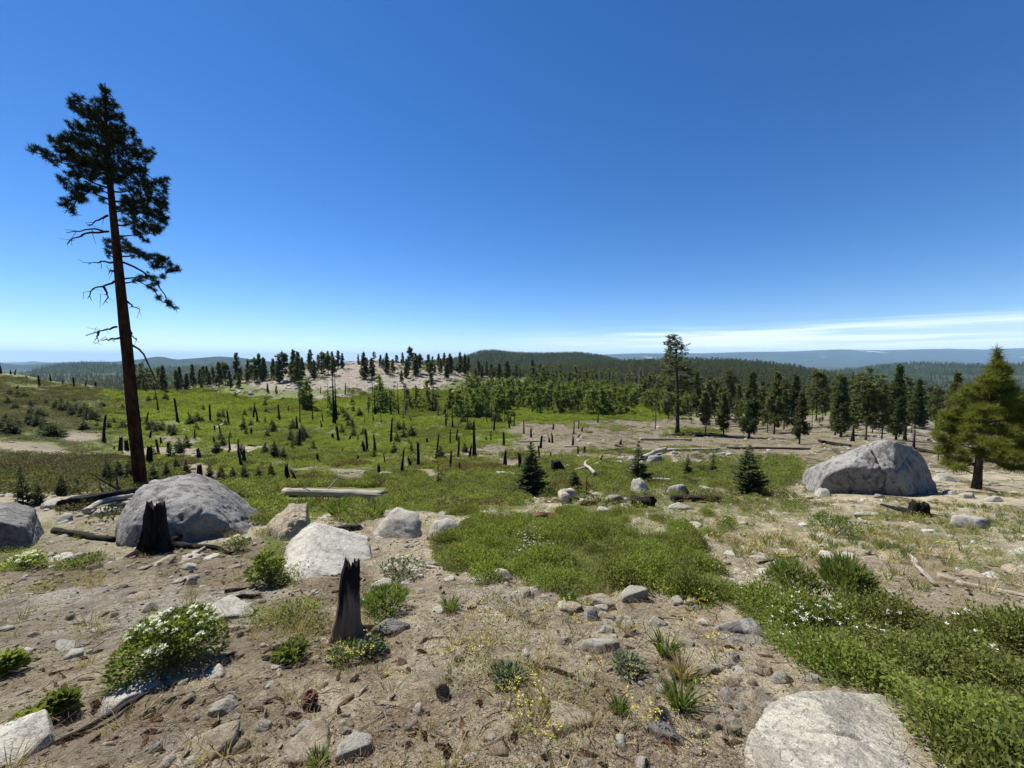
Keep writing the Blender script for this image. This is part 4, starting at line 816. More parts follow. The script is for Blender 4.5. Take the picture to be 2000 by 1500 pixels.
G = cast(560, 1062); L = Loc(560, 1022, G[1] + .5)
hero_rock('boulder', L, [((0,0,-1), L(560,1085)), ((-.55,-.1,.83), L(545,995)), ((.12,-.1,1), L(590,980)), ((1,-.1,.15), L(613,1010)), ((-.9,-.3,.3), L(512,1025)), ((.15,-.95,.32), L(560,1030,-.42)), ((0,1,.2), L(560,1020,.5)), ((-.2,-.6,.75), L(555,1000,-.25))], 'tan brown boulder wedged between rounded boulder and white rock', 'granite_tan', 6, 24, .08, 11, 2.6, box=(512, 614, 981, 1060))
G = cast(640, 1115); L = Loc(640, 1075, G[1] + .30)
hero_rock('boulder', L, [((0,0,-1), L(640,1150)), ((-.58,-.1,.8), L(575,1052)), ((0,-.15,1), L(632,1021)), ((.5,-.1,.86), L(700,1052)), ((1,0,.2), L(738,1095)), ((-1,0,.2), L(546,1095)), ((0,-.34,.94), L(630,1050,-.25)), ((-.1,-.62,.78), L(610,1085,-.5)), ((0,-1,.3), L(620,1110,-.75)), ((0,1,.15), L(640,1060,.6))], 'smooth white granite dome rock behind the charred stump', 'granite_white', 6, 13, .028, 14, 2.4, fine=.8, box=(548, 735, 1020, 1110))
# slab at the lower right corner
def ground_slab(name, outline, h, label, mat, seed, p=30, rough=.03, grooves=(), top=(-.05, -.1, 1), bury=.15, sub=6):
    Q = np.array([cast(a, b_) for a, b_ in outline]); c = Q.mean(0); pl = [((0, 0, -1), (0, 0, -bury)), (top, (0, 0, h)), ((top[0] + .25, top[1] + .1, 1), (0, 0, h * 1.06)), ((top[0] - .2, top[1] + .2, 1), (0, 0, h * 1.06))]
    for k in range(len(Q)):
        m = (Q[k] + Q[(k + 1) % len(Q)]) / 2 - c; e = Q[(k + 1) % len(Q)] - Q[k]; n = np.array([e[1], -e[0], 0]); n /= np.linalg.norm(n); n = n if n @ m > 0 else -n
        pl.append((n + [0, 0, .18], m))
    o = obj(name, rock_mesh(pl, sub, p, rough, seed, 2.6, mat, grooves, .6), None, c); return tag(o, label, 'boulder')
ground_slab('boulder', [(1450,1450),(1500,1392),(1590,1372),(1735,1362),(1800,1420),(1880,1530),(1900,1700),(1480,1700),(1455,1520)], .085, 'pale speckled granite slab in the lower right corner', 'granite_pale', 17, 26, .03,
  [((.22, .95, .2), (0, .26, 0), .010, .022), ((.30, .95, .1), (.05, .10, 0), .007, .014), ((.35, .92, .1), (.1, -.02, 0), .008, .016), ((.3, .95, .1), (0, .18, 0), .005, .010)])
# double rock beside the flowers
G = cast(1443, 1262); L = Loc(1443, 1240, G[1] + .12)
hero_rock('boulder', L, [((0,0,-1), (0,0,-.12)), ((-.1,-.35,.93), L(1445,1222,0)), ((-.9,-.2,.4), L(1383,1238)), ((.9,.1,.3), L(1506,1248)), ((-.5,.4,.8), L(1410,1212)), ((.5,.3,.8), L(1480,1215)), ((.2,-1,-.15), L(1450,1262,-.14)), ((-.6,-.8,0), L(1400,1255,-.1)), ((0,1,.2), (0,.2,0))], 'grey split rock at the edge of the white flowers', 'granite', 5, 14, .05, 19, 2.2, [((-.15,.75,.65), L(1450,1232,0), .012, .045)], box=(1381, 1508, 1206, 1270))
# sharp-edged slab at the lower left
ground_slab('boulder', [(-60,1490),(-40,1440),(30,1424),(104,1418),(110,1448),(40,1488),(0,1505)], .07, 'flat sharp-edged granite slab in the lower left corner', 'granite_pale', 23, 40, .03, bury=.1, sub=5)
NAMED = [ # column, row of the foot, width, depth ratio, label, material, flat, height factor
 (768,1050,104,.7,'white pointed rock in front of the green brush, right of the white dome rock','granite_pale',0,.75),(860,1056,66,.7,'small white rock at the left tip of the big green mat','granite_pale',0,.85),
 (1908,1030,98,.7,'long white rock on the dry grass at the far right','granite_pale',1,1.5),(1202,984,46,.7,'grey streaked rock in the rubble right of the tan log end','granite',0,.8),(1252,968,44,.8,'round pale rock right behind the black hollow log end','granite_pale',0,1.2),(1328,966,50,.7,'dark-sided grey rock behind the charred log','granite',0,.95),
 (1283,905,34,.7,'dark angular rock leaning on the long pale log','granite',0,1.2),(1240,925,36,.7,'white flat rock left of the slim young fir','granite_pale',1,1.6),(290,1193,36,.8,'small grey rock behind the white-flowered bush','granite',0,1.0),
 (430,1205,170,.55,'broad flat granite shelf with charred scraps on it','granite_pale',1,.35),(762,1240,86,.7,'mottled grey rock at the right foot of the charred stump','granite',0,.5),(680,1285,50,.8,'pale angular rock in front of the charred stump','granite_pale',0,.5),
 (425,1392,62,.7,'rock with dark shadowed front at the lower left','granite_pale',0,.7),(458,1408,30,.7,'small white block right below the shadowed rock','granite_pale',1,1.2),(510,1425,42,.8,'angular pale stone left of the square pale stone','granite_pale',0,.6),(592,1432,44,.8,'square pale stone left of centre at the bottom','granite_pale',0,.6),(685,1480,92,.8,'large flat pale stone cut by the bottom edge','granite_pale',1,1.0),
 (1178,1186,64,.6,'long tan stone on top of the small pile of flat stones','granite_tan',1,1.1),(1240,1172,80,.5,'tan slab sloping behind the small pile of stones','granite_pale',1,1.0),(1186,1212,36,.7,'small flat dark-edged stone in the pile','granite_tan',1,1.4),(1222,1222,38,.8,'upright pale stone in the small pile','granite_pale',0,.9),(1284,1222,38,.7,'pale stone right of the small pile','granite_pale',0,.7),(1188,1236,32,.7,'lowest stone of the small pile','granite_pale',0,.7),(1175,1272,70,.5,'curved pale stone below the small pile','granite_pale',1,1.2),(1097,1258,32,.8,'banded white stone left of the curved stone','granite_pale',0,.7),
 (1372,1322,38,.8,'pinkish angular stone below the grass clumps','granite_tan',0,.8),(1422,1368,34,.8,'pale pointed stone above the block stones','granite_pale',0,.8),(1528,1334,50,.7,'rounded yellowish stone beside the green mat','granite_pale',0,.8),(1575,1366,86,.6,'yellowish lichened rock at the edge of the slab','granite_tan',0,.6),(1485,1318,26,.8,'small yellow stone left of the rounded yellowish stone','granite_tan',0,.9),(1395,1424,46,.7,'tan block stone left of the lower right slab','granite_tan',0,.8),(1366,1440,44,.5,'long thin stone beside the tan block','granite_pale',1,1.3),(1308,1450,80,.6,'grey stone with deep shadow under its right side','granite',0,.6),(1440,1420,34,.8,'white stone touching the slab left end','granite_pale',0,.8),
 (1500,1385,40,.7,'flat stone tucked against the top of the slab','granite_pale',1,1.1),(1570,1372,30,.8,'round stone above the slab','granite_tan',0,.8),(1346,1262,30,.8,'small stone beside the tall grass clump','granite_pale',0,.7),(1325,1180,34,.8,'pale stone at the lower edge of the green mat','granite_pale',0,.8),(1690,1085,44,.7,'pinkish stone with dark hollow on the right slope','granite_tan',0,.7),
 (1610,970,34,.8,'white stone at the left foot of the great boulder','granite_pale',0,.9),(1722,973,26,.8,'grey stone in the shade before the great boulder','granite',0,.8),(1582,975,30,.5,'thin white stone left of the great boulder','granite_pale',1,1.0),
 (1860,965,44,.6,'rounded white stone right of the great boulder','granite_pale',0,.5),(1895,973,56,.6,'white slab in the row right of the great boulder','granite_pale',1,1.2),(1945,980,50,.6,'white slab at the right end of the stone row','granite_pale',1,1.2),(1918,992,44,.5,'lowest white slab of the stone row','granite_pale',1,1.0),(1850,940,60,.6,'pale humped rock between the great boulder and the young pine','granite_pale',0,.5),
 (98,995,70,.6,'white slab between the flat-topped boulder and the charred log','granite_pale',1,1.5),(118,1018,46,.7,'yellowish round stone right of the flat-topped boulder','granite_pale',0,.7),(200,1008,80,.5,'white slab left of the rounded boulder','granite_pale',1,1.0),(468,1062,40,.7,'cream stone at the right foot of the rounded boulder','granite_pale',0,.8),(365,1112,42,.7,'white stone below the black burnt stump','granite_pale',0,.7),(95,1088,30,.6,'white chip below the flat-topped boulder','granite_pale',1,1.3),(148,1088,40,.6,'white stone in the sparse grass below the white slab','granite_pale',0,.5),
 (742,1150,46,.8,'pale rock just right of the charred stump top','granite_pale',0,.6),(840,1110,30,.8,'small stone by the twig left of the green mat','granite_pale',0,.8),(960,1135,90,.5,'tan ledge under the front edge of the green mat','granite_pale',1,.6),(1040,1142,70,.5,'second tan ledge under the green mat, right part','granite_tan',1,.6),(1118,1196,56,.6,'cracked tan stone left of the small pile','granite_tan',1,.9),(205,1230,80,.5,'weathered bedrock plate on the left slope','granite_pale',1,.35),(120,1270,90,.5,'low bedrock plate at the left above the leafy plant','granite_pale',1,.3),(360,1135,60,.6,'thin slab above the granite shelf','granite_pale',1,.5),
 (1010,1300,70,.6,'half-buried tan rock in the middle foreground','granite_tan',1,.5),(500,1130,36,.6,'tan chip between the bush and the white dome rock','granite_tan',1,.9),(1985,965,30,.6,'small pale stone at the right edge of the stone row','granite_pale',0,.6),(1700,1008,70,.4,'low pale ledge in the grass before the great boulder','granite_pale',1,.6),(1330,996,44,.5,'pale flat stone below the charred log','granite_pale',1,.9),(1180,1002,34,.6,'white chips above the green mat','granite_pale',1,1.0),(1105,918,26,.7,'pale stone beside the black root mound','granite_pale',0,.7),(990,932,44,.5,'pale flat rock left of the dense young fir','granite_pale',1,.9),(905,930,36,.5,'pale flat rock beyond the brush, left of the fir','granite_pale',1,.9),(752,934,32,.8,'pale boulder beside the burnt trunk beyond the brush','granite_pale',0,.9),(488,772,14,.8,'dark boulder at the left foot of the granite dome','granite',0,1.2)]
for x, y, w, ra, lb, m, fl, hz in NAMED: put_rock('rock', x, y, w, ra, lb, m, bool(fl), None, hz=hz)
def many_rocks(n, xr, yr, wr, label, group, mats, seed, flat=.5):
    st = random.getstate(); random.seed(seed)
    spots = sorted((random.uniform(*xr), random.uniform(*yr)) for _ in range(n))
    for (x, y), lb in zip(spots, row_labels(spots, label)):
        put_rock('rock', x, y, random.uniform(*wr), random.uniform(.6, .95), lb, random.choice(mats), random.random() < flat, group, hz=random.uniform(.8, 1.3))
    random.setstate(st)
many_rocks(24, (1690, 1840), (812, 872), (8, 17), 'pale rock in the rubble between the trunks behind the great boulder, {n}', 'rubble behind the great boulder', ['granite', 'granite_pale'], 4, .3)
many_rocks(18, (340, 470), (868, 900), (5, 11), 'white rock in the small rubble patch of the left meadow, {n}', 'white rubble in the meadow', ['granite_pale'], 5)
many_rocks(14, (1180, 1470), (878, 915), (10, 22), 'pale rock along the long logs in the middle distance, {n}', 'rocks by the long logs', ['granite_pale', 'granite'], 6, .6)
many_rocks(10, (1170, 1300), (925, 990), (10, 24), 'small rock round the fallen logs below the slim fir, {n}', 'rocks below the slim fir', ['granite_pale', 'granite'], 7, .4)
many_rocks(12, (0, 260), (850, 910), (6, 14), 'white rock low on the left slope beyond the tall pine, {n}', 'white rocks on the left slope', ['granite_pale'], 8, .7)
many_rocks(12, (480, 1000), (736, 768), (8, 18), 'pale boulder at the foot of the granite dome, {n}', 'boulders on the granite dome', ['granite_pale', 'granite_tan', 'granite'], 9, .4)
many_rocks(62, (1150, 1640), (1170, 1485), (10, 34), 'small pale stone on the bare foreground right of centre, {n}', 'small stones in the right foreground', ['granite_pale', 'granite_tan', 'granite_pale'], 10, .5)
many_rocks(44, (0, 700), (1120, 1490), (10, 30), 'small pale stone on the bare foreground left of centre, {n}', 'small stones in the left foreground', ['granite_pale', 'granite_tan'], 11, .6)
many_rocks(22, (720, 1160), (1150, 1490), (8, 24), 'small tan stone in the middle foreground, {n}', 'small stones in the middle foreground', ['granite_tan', 'granite_pale'], 12, .6)
many_rocks(24, (1330, 2000), (985, 1160), (10, 30), 'small pale stone in the dry grass before the great boulder, {n}', 'small stones on the right slope', ['granite_pale', 'granite_tan'], 13, .7)

# ------------------------------------------------------------------ logs, stumps and sticks
def log_between(name, a, b, wpx, label, mat='deadwood', taper=.75, seed=0, bend=.02, cat='log', lift=.45, rough=.25, stubs=0, ra=None, rb=None):
    A = cast(*a) if ra is None else at(*a, ra); B = cast(*b) if rb is None else at(*b, rb); d = B - A; l = float(np.linalg.norm(d)); r = wpx * (px_size(A) + px_size(B)) / 4
    n = 18; u = np.linspace(0, 1, n); mb = MB(); g = np.random.default_rng(seed + 900); k = g.normal(size=2) * bend * l
    path = np.stack([u * l, np.sin(u * math.pi) * k[0] + fbm(np.stack([u * 4, u * 0 + seed], -1), 2, seed) * r * .8, np.sin(u * math.pi) * abs(k[1]) * .3], -1)
    mb.tube(path, r * (1 - (1 - taper) * u), 12, True, rough, seed, r * 1.3)
    for q in range(stubs):
        f = g.uniform(.15, .9); p0 = path[int(f * (n - 1))]; dd = np.array([g.uniform(.2, .8), g.normal(), abs(g.normal()) + .2]); mb.tube([p0, p0 + dd * r * g.uniform(1.5, 4)], [r * .25, r * .06], 5, False)
    o = obj(name, mb.mesh(name, M[mat], True), None, A + [0, 0, r * lift])
    x = Vector(d / l); z = Vector((0, 0, 1)); y = z.cross(x).normalized(); z = x.cross(y)
    o.rotation_euler = Matrix((x, y, z)).transposed().to_euler(); return tag(o, label, cat)
log_between('fallen_log', (556,968), (748,975), 16, 'long pale weathered log lying across the green brush', taper=1.15, seed=1, lift=.9, stubs=2)
log_between('fallen_log', (1252,860), (1348,861), 6, 'pale log in front of the tallest pine in the middle distance', seed=2, lift=.8, stubs=5)
log_between('fallen_log', (1168,884), (1240,876), 4, 'thin curved log left of the long pale slab', 'char_lying', seed=3, bend=.05)
log_between('fallen_log', (1235,882), (1400,880), 7, 'long white log in the middle distance, nearest the rock rubble', seed=4, lift=.9, stubs=3)
log_between('fallen_log', (1126,926), (1174,908), 8, 'pale log leaning right under the crossed branch', seed=5, lift=1.6)
log_between('fallen_log', (1163,938), (1146,908), 6, 'white branch crossing over the leaning pale log', seed=6, lift=3.4, cat='branch')
log_between('fallen_log', (1257,902), (1297,882), 9, 'thick pale log sloping up behind the slim young fir', seed=7, lift=1.4)
log_between('fallen_log', (1254,941), (1314,943), 7, 'straight grey log lying above the dark-sided rock', seed=8, lift=1.5)
log_between('fallen_log', (1345,943), (1368,937), 6, 'short pale log right of the straight grey log', seed=9, lift=1.0)
log_between('charred_log', (1313,980), (1397,982), 14, 'blackened log on the dry grass left of the broad young fir', 'char_lying', seed=10, lift=1.0)
log_between('charred_log', (1235,990), (1268,992), 22, 'short black hollow log end before the round pale rock', 'char_lying', seed=11, lift=1.1, taper=.9)
log_between('split_log', (1100,984), (1118,972), 20, 'tan split log end poking out of the brush', 'deadwood', seed=12, lift=1.0, taper=1.0)
log_between('split_log', (1133,988), (1160,985), 12, 'reddish rotten chunk right of the tan split log end', 'rotten', seed=13, lift=.6)
log_between('rotten_log', (1042,1014), (1092,1014), 15, 'reddish brown rotten log behind the green mat', 'rotten', seed=14, lift=.7, rough=.5)
log_between('charred_log', (640,1040), (700,1034), 16, 'black burnt log in the hollow behind the white dome rock', 'char_lying', seed=15, lift=.5)
log_between('charred_log', (128,996), (268,968), 24, 'dark weathered log running behind the rounded boulder', 'char_lying', seed=16, lift=.8, rough=.8, stubs=4)
log_between('fallen_log', (168,1008), (262,974), 10, 'curved silvery root in front of the dark weathered log', seed=17, lift=1.6, bend=.05, taper=.9)
log_between('charred_log', (105,1040), (222,1058), 13, 'black log lying left of the rounded boulder', 'char_lying', seed=18, lift=.5)
log_between('charred_log', (300,1062), (455,1082), 16, 'black burnt root spreading right of the burnt stump', 'char_lying', taper=.3, seed=19, lift=.5, rough=.5)
log_between('dead_branch', (372,1092), (402,1072), 7, 'bright pale stick leaning at the foot of the burnt stump', seed=20, lift=1.0, cat='branch')
log_between('charred_log', (440,1158), (500,1152), 7, 'thin black wood scrap on the granite shelf, upper one', 'char_lying', seed=21, lift=1.2)
log_between('charred_log', (462,1170), (508,1166), 8, 'black wood scrap on the granite shelf, lower one', 'char_lying', seed=22, lift=1.2)
log_between('dead_branch', (418,1222), (540,1220), 8, 'pale bleached branch lying along the front of the granite shelf', seed=23, lift=.8, cat='branch', bend=.05)
log_between('dead_branch', (1757,1066), (1790,1105), 5, 'thin upper end of the pale forked branch on the right slope', seed=24, lift=1.5, cat='branch', taper=1.6)
log_between('dead_branch', (1785,1100), (1828,1146), 9, 'thick lower part of the pale forked branch on the right slope', seed=25, lift=.8, cat='branch')
log_between('dead_branch', (1868,1142), (2010,1170), 10, 'rough grey branch lying at the right edge', seed=26, lift=.7, cat='branch', rough=.5)
log_between('dead_branch', (1480,1102), (1580,1086), 5, 'thin dark stick left of the mounded bushes', 'char_lying', seed=27, lift=.8, cat='stick')
log_between('dead_branch', (820,1106), (975,1124), 6, 'long grey stick along the front edge of the green mat', seed=28, lift=.8, cat='stick', bend=.03)
log_between('charred_log', (1045,1302), (1120,1322), 9, 'charred stick on bare ground in the middle foreground', 'char_lying', seed=29, lift=.6)
log_between('charred_log', (110,1455), (285,1355), 10, 'dark wood strip along the crack left of the white-flowered bush', 'char_lying', seed=30, lift=.3, rough=.5, taper=.8)
log_between('dead_branch', (455,1178), (522,1136), 3, 'thin pale twig left of the charred stump', 'deadwood', seed=31, lift=1.0, cat='stick')
log_between('fallen_log', (1300,850), (1420,853), 4, 'dark log shape standing in for the cast shadow under the tallest pine', 'char_lying', seed=32)  # black log shape laid along the flat as the pine's cast shadow
log_between('fallen_log', (1420,876), (1580,878), 5, 'long dark log on the flat in front of the pines', 'char_lying', seed=33)
log_between('fallen_log', (1600,862), (1660,872), 6, 'dark log left above the great boulder', 'char_lying', seed=34)
log_between('fallen_log', (1790,880), (1835,888), 9, 'thick dark log right behind the great boulder', 'char_lying', seed=35)
log_between('fallen_log', (336,836), (376,846), 5, 'pale log ending at a burnt stub in the left meadow', seed=36)
log_between('fallen_log', (423,838), (440,828), 4, 'short white log in the left meadow', seed=37)
log_between('fallen_log', (1455,905), (1500,900), 5, 'pale thin log above the green patch, left of the great boulder', seed=38, stubs=3)
log_between('fallen_log', (968,948), (1012,945), 4, 'thin pale stick lying left of the dense young fir', seed=39)
g_ = np.random.default_rng(21); FT = sorted((round(g_.uniform(300, 1240), 1), round(g_.uniform(800, 905), 1)) for _ in range(20))
for k, ((x, y), lb) in enumerate(zip(FT, row_labels(FT, 'fallen burnt trunk lying in the meadow, {n}'))):
    l_ = (y - 735) * g_.uniform(.10, .26); a = g_.normal() * .25
    tag(log_between('fallen_log', (x, y), (x + l_ * math.cos(a), y + l_ * math.sin(a) * .5), (y - 735) * .022, lb, 'deadwood' if k % 3 else 'char_lying', seed=60 + k, lift=.9, stubs=2), group='fallen trunks in the meadow')
# charred stump in the foreground
def big_stump(name, base, top, wb, wt, label, mat, seed, roots=0, jag=.18, depth=None, lean=0):
    P = cast(*base); s = px_size(P); h = (base[1] - top[1]) * s; s = px_wide(P); global RNG
    keep = RNG; RNG = np.random.default_rng(seed)
    n, sd = 40, 40; f = np.linspace(-.06, 1, n); th = np.linspace(0, 2 * math.pi, sd, endpoint=False)
    r = (wt + (wb - wt) * np.exp(-np.maximum(f, 0) * 2.6)) * s / 2
    Fm, Tm = np.meshgrid(f, th, indexing='ij')
    flute = fbm(np.stack([np.cos(Tm) * 3.2, np.sin(Tm) * 3.2, Fm * 1.2], -1), 4, seed); fine = fbm(np.stack([np.cos(Tm) * 11, np.sin(Tm) * 11, Fm * 3.0], -1), 3, seed + 1)
    R = r[:, None] * (1 - .12 * ss(Fm, .8, 1.0)) * (1 + .42 * flute * (1.3 - .5 * Fm) + .20 * fine)
    dx = (top[0] - base[0]) * s; topcut = .90 + .10 * (vnoise(np.stack([np.cos(th) * 2.5, np.sin(th) * 2.5], -1), seed) * .5 + .5) + jag * .35 * vnoise(np.stack([np.cos(th) * 9, np.sin(th) * 9], -1), seed + 2)
    Z = np.where(Fm > 0, Fm * h * topcut[None], Fm * h)
    V = np.stack([np.cos(Tm) * R + dx * np.maximum(Fm, 0) ** 1.1, np.sin(Tm) * R, Z], -1).reshape(-1, 3)
    i = np.arange(n - 1)[:, None] * sd; j = np.arange(sd)[None]; j2 = (j + 1) % sd
    q = np.stack([i + j, i + j2, i + sd + j2, i + sd + j], -1).reshape(-1, 4)
    V = np.concatenate([V, [[dx, 0, h * .80]]]); jj = np.arange(sd); t = np.stack([(n - 1) * sd + jj, (n - 1) * sd + (jj + 1) % sd, np.full(sd, n * sd)], -1)
    mb = MB(); mb.add(V, t, q); root = thing(name, label, 'stump', P)
    obj('trunk', mb.mesh('trunk', M[mat]), root)
    for k in range(roots):
        a = 6.283 * k / roots + RNG.random() * .6; l = wb * s * RNG.uniform(.8, 1.6); d = np.array([math.cos(a), math.sin(a), 0]); rb = MB()
        rb.tube(interp_path([d * .1 * l + [0, 0, h * .12], d * .5 * l + [0, 0, h * .04], d * l + [0, 0, -.03 * h]], 8), np.linspace(wb * s * .16, wb * s * .05, 8), 8, True, .3, seed + k)
        obj('root', rb.mesh('root', M[mat]), root)
    RNG = keep; return root
big_stump('charred_stump', (676,1244), (692,1086), 62, 30, 'charred upright stump with pale split base in the foreground', 'stump', 41, 3)
big_stump('burnt_stump', (302,1082), (312,978), 96, 34, 'black burnt stump against the rounded boulder', 'char', 42, 5, .3)
big_stump('burnt_stump', (1090,925), (1085,899), 44, 14, 'black pointed root mound behind the dense young fir', 'char', 43, 4, .3)
big_stump('burnt_stump', (1795,1008), (1793,980), 60, 34, 'low black burnt stump remains before the great boulder', 'char', 44, 4, .5)
big_stump('burnt_stump', (937,1027), (938,1010), 10, 8, 'tiny black stub in the green mat', 'char', 45, 0)

# ------------------------------------------------------------------ pine cones
def cone_mesh(seed, mat):
    mb = MB(); g = np.random.default_rng(seed)
    mb.tube([(0, 0, z) for z in np.linspace(0, 1, 7)], [.12, .26, .32, .30, .24, .15, .04], 10)
    for k in range(120):
        f = (k + .5) / 120; a = k * 2.39996; r = .40 * math.sin(math.pi * (.12 + .80 * f)) ** .7; d = np.array([math.cos(a), math.sin(a), .0]); s = np.array([-d[1], d[0], 0]); z = np.array([0, 0, 1.0])
        p0 = d * r * .5 + z * (f * .95); p1 = d * (r + .05) + z * (f * .95 + .05 + .08 * f); w = .085
        mb.add([p0 - s * w * .5, p0 + s * w * .5, p1 + s * w, p1 - s * w, p1 + d * .02 - z * .04], t=[(3, 2, 4), (0, 4, 1)], q=[(0, 1, 2, 3)])
    return mb.mesh('pine_cone', M[mat])
CM = [cone_mesh(1, 'cone'), cone_mesh(2, 'cone_old')]
for x, y, w, k, lb, rot in [(605,1378,40,0,'reddish brown pine cone standing on the soil, left of centre',(.3,.2,0)),(860,1352,34,1,'greyish pine cone in the middle foreground',(1.4,.3,.5)),(1287,1404,44,1,'dark tilted pine cone near the shadowed grey stone',(.9,-.5,.3)),(529,1108,10,1,'small dark cone at the left foot of the white dome rock',(1.3,0,0)),(645,1106,14,1,'dark cone lying on the white dome rock edge, left of the stump',(1.3,0,1)),(655,1112,11,1,'smaller cone touching the one on the white rock edge',(1.2,0,2)),(1098,1390,22,1,'flattened old cone in the litter, bottom centre',(1.4,0,1))]:
    P = cast(x, y); s = w * px_size(P) / 1.2
    tag(obj('pine_cone', CM[k], None, P + [0, 0, .03 * s + .25 * s * (1 if rot[0] > .8 else 0)], rot, s), lb, 'pine cone')

# ------------------------------------------------------------------ what nobody could count: woods, brush, grass, litter (instanced on points)
def proto(meshes, name):
    c = bpy.data.collections.new(name)
    for k, m in enumerate(meshes): c.objects.link(bpy.data.objects.new('%s_%02d' % (name, k), m))
    return c
def scatter(name, pts, scale, coll, nproto, label, cat, tilt=.15, zscale=None, rot=None, idx=None):
    n = len(pts); me = bpy.data.meshes.new(name); me.vertices.add(n); me.vertices.foreach_set('co', np.asarray(pts, np.float32).ravel())
    def attr(nm, tp, key, data): a = me.attributes.new(nm, tp, 'POINT'); a.data.foreach_set(key, np.ascontiguousarray(data).ravel())
    r = np.stack([RNG.normal(size=n) * tilt, RNG.normal(size=n) * tilt, RNG.random(n) * 6.283], -1) if rot is None else rot
    attr('rot', 'FLOAT_VECTOR', 'vector', r.astype(np.float32))
    sc = np.broadcast_to(np.asarray(scale, float), (n,)); zs = sc * (RNG.uniform(.8, 1.2, n) if zscale is None else zscale)
    attr('scl', 'FLOAT_VECTOR', 'vector', np.stack([sc, sc, zs], -1).astype(np.float32))
    attr('idx', 'INT', 'value', (RNG.integers(0, nproto, n) if idx is None else idx).astype(np.int32))
    o = obj(name, me); g = bpy.data.node_groups.new(name + '_nodes', 'GeometryNodeTree')
    g.interface.new_socket('Geometry', in_out='INPUT', socket_type='NodeSocketGeometry'); g.interface.new_socket('Geometry', in_out='OUTPUT', socket_type='NodeSocketGeometry')
    gi, go = g.nodes.new('NodeGroupInput'), g.nodes.new('NodeGroupOutput'); ip = g.nodes.new('GeometryNodeInstanceOnPoints'); ci = g.nodes.new('GeometryNodeCollectionInfo')
    ci.inputs['Collection'].default_value = coll; ci.inputs['Separate Children'].default_value = True; ci.inputs['Reset Children'].default_value = True
    def named(nm, tp): a = g.nodes.new('GeometryNodeInputNamedAttribute'); a.data_type = tp; a.inputs['Name'].default_value = nm; return a.outputs['Attribute']
    ip.inputs['Pick Instance'].default_value = True; lk = g.links.new
    lk(gi.outputs[0], ip.inputs['Points']); lk(ci.outputs[0], ip.inputs['Instance']); lk(named('idx', 'INT'), ip.inputs['Instance Index'])
    er = g.nodes.new('FunctionNodeEulerToRotation'); lk(named('rot', 'FLOAT_VECTOR'), er.inputs[0]); lk(er.outputs[0], ip.inputs['Rotation'])
    lk(named('scl', 'FLOAT_VECTOR'), ip.inputs['Scale']); lk(ip.outputs[0], go.inputs[0])
    md = o.modifiers.new('scatter', 'NODES'); md.node_group = g
    return tag(o, label, cat, kind='stuff')
def spots(n, r0, r1, az=58, law=2):
    """random plan positions in the view sector; law 2: even over the ground, 0: even over the picture"""
    u = RNG.random(n); r = np.sqrt(r0 ** 2 + u * (r1 ** 2 - r0 ** 2)) if law == 2 else r0 * (r1 / r0) ** u if law == 0 else r0 + u * (r1 - r0)
    a = np.radians(RNG.uniform(-az, az, n)); return r * np.sin(a), r * np.cos(a)
def onground(x, y, dz=0): return np.stack([x, y, HG(x, y) + dz], -1)

# --- leafy prototypes
def sprig(seed, n, R, h, leaf, wid, mat, stems=5, up=.5, droop=0):
    global RNG
    keep = RNG; RNG = np.random.default_rng(seed); mb = MB(); a = RNG.random(n) * 6.283; r = R * np.sqrt(RNG.random(n)); z = h * (RNG.random(n) ** .6) * (1 - .55 * (r / R) ** 2)
    pos = np.stack([r * np.cos(a), r * np.sin(a), z], -1); d = RNG.normal(size=(n, 3)) * .7 + np.stack([np.cos(a), np.sin(a), np.full(n, up)], -1) * .6; d[:, 2] += up * .5
    mb.leaves(pos, d, leaf * RNG.uniform(.6, 1.25, n), wid * RNG.uniform(.7, 1.2, n))
    m = mb.mesh('sprig', M[mat]); RNG = keep; return m
def blades(seed, n, R, h, wid, mat, spread=.5):
    global RNG
    keep = RNG; RNG = np.random.default_rng(seed); mb = MB(); a = RNG.random(n) * 6.283; r = R * RNG.random(n) ** .7
    pos = np.stack([r * np.cos(a), r * np.sin(a), np.zeros(n) - .01], -1); d = np.stack([np.cos(a) * spread * RNG.random(n), np.sin(a) * spread * RNG.random(n), np.ones(n)], -1) + RNG.normal(size=(n, 3)) * .12
    L = h * RNG.uniform(.45, 1.1, n); d /= np.linalg.norm(d, axis=1)[:, None]; s = np.cross(d, RNG.normal(size=(n, 3))); s /= np.linalg.norm(s, axis=1)[:, None]
    m1 = pos + d * L[:, None] * .55; bend = np.stack([np.cos(a), np.sin(a), -np.ones(n) * .3], -1) * L[:, None] * .22
    tip = pos + d * L[:, None] + bend; V = np.stack([pos - s * wid * .5, pos + s * wid * .5, m1 - s * wid * .42 + bend * .2, m1 + s * wid * .42 + bend * .2, tip], 1).reshape(-1, 3); k = np.arange(n)[:, None] * 5
    mb.add(V, t=k + np.array([[2, 3, 4]]), q=k + np.array([[0, 1, 3, 2]])); m = mb.mesh('blades', M[mat]); RNG = keep; return m
def heads(seed, n, R, h, size, mat, petals=9):
    """flower heads: small flat bursts of petals"""
    global RNG
    keep = RNG; RNG = np.random.default_rng(seed); mb = MB(); a = RNG.random(n) * 6.283; r = R * np.sqrt(RNG.random(n)); c = np.stack([r * np.cos(a), r * np.sin(a), h * RNG.uniform(.8, 1.1, n)], -1)
    d = RNG.normal(size=(n, petals, 3)); d[..., 2] = np.abs(d[..., 2]) * .6 + .1
    mb.leaves((np.repeat(c[:, None], petals, 1) + d * size * .25).reshape(-1, 3), d.reshape(-1, 3), size * .7, size * .45); m = mb.mesh('flowers', M[mat]); RNG = keep; return m
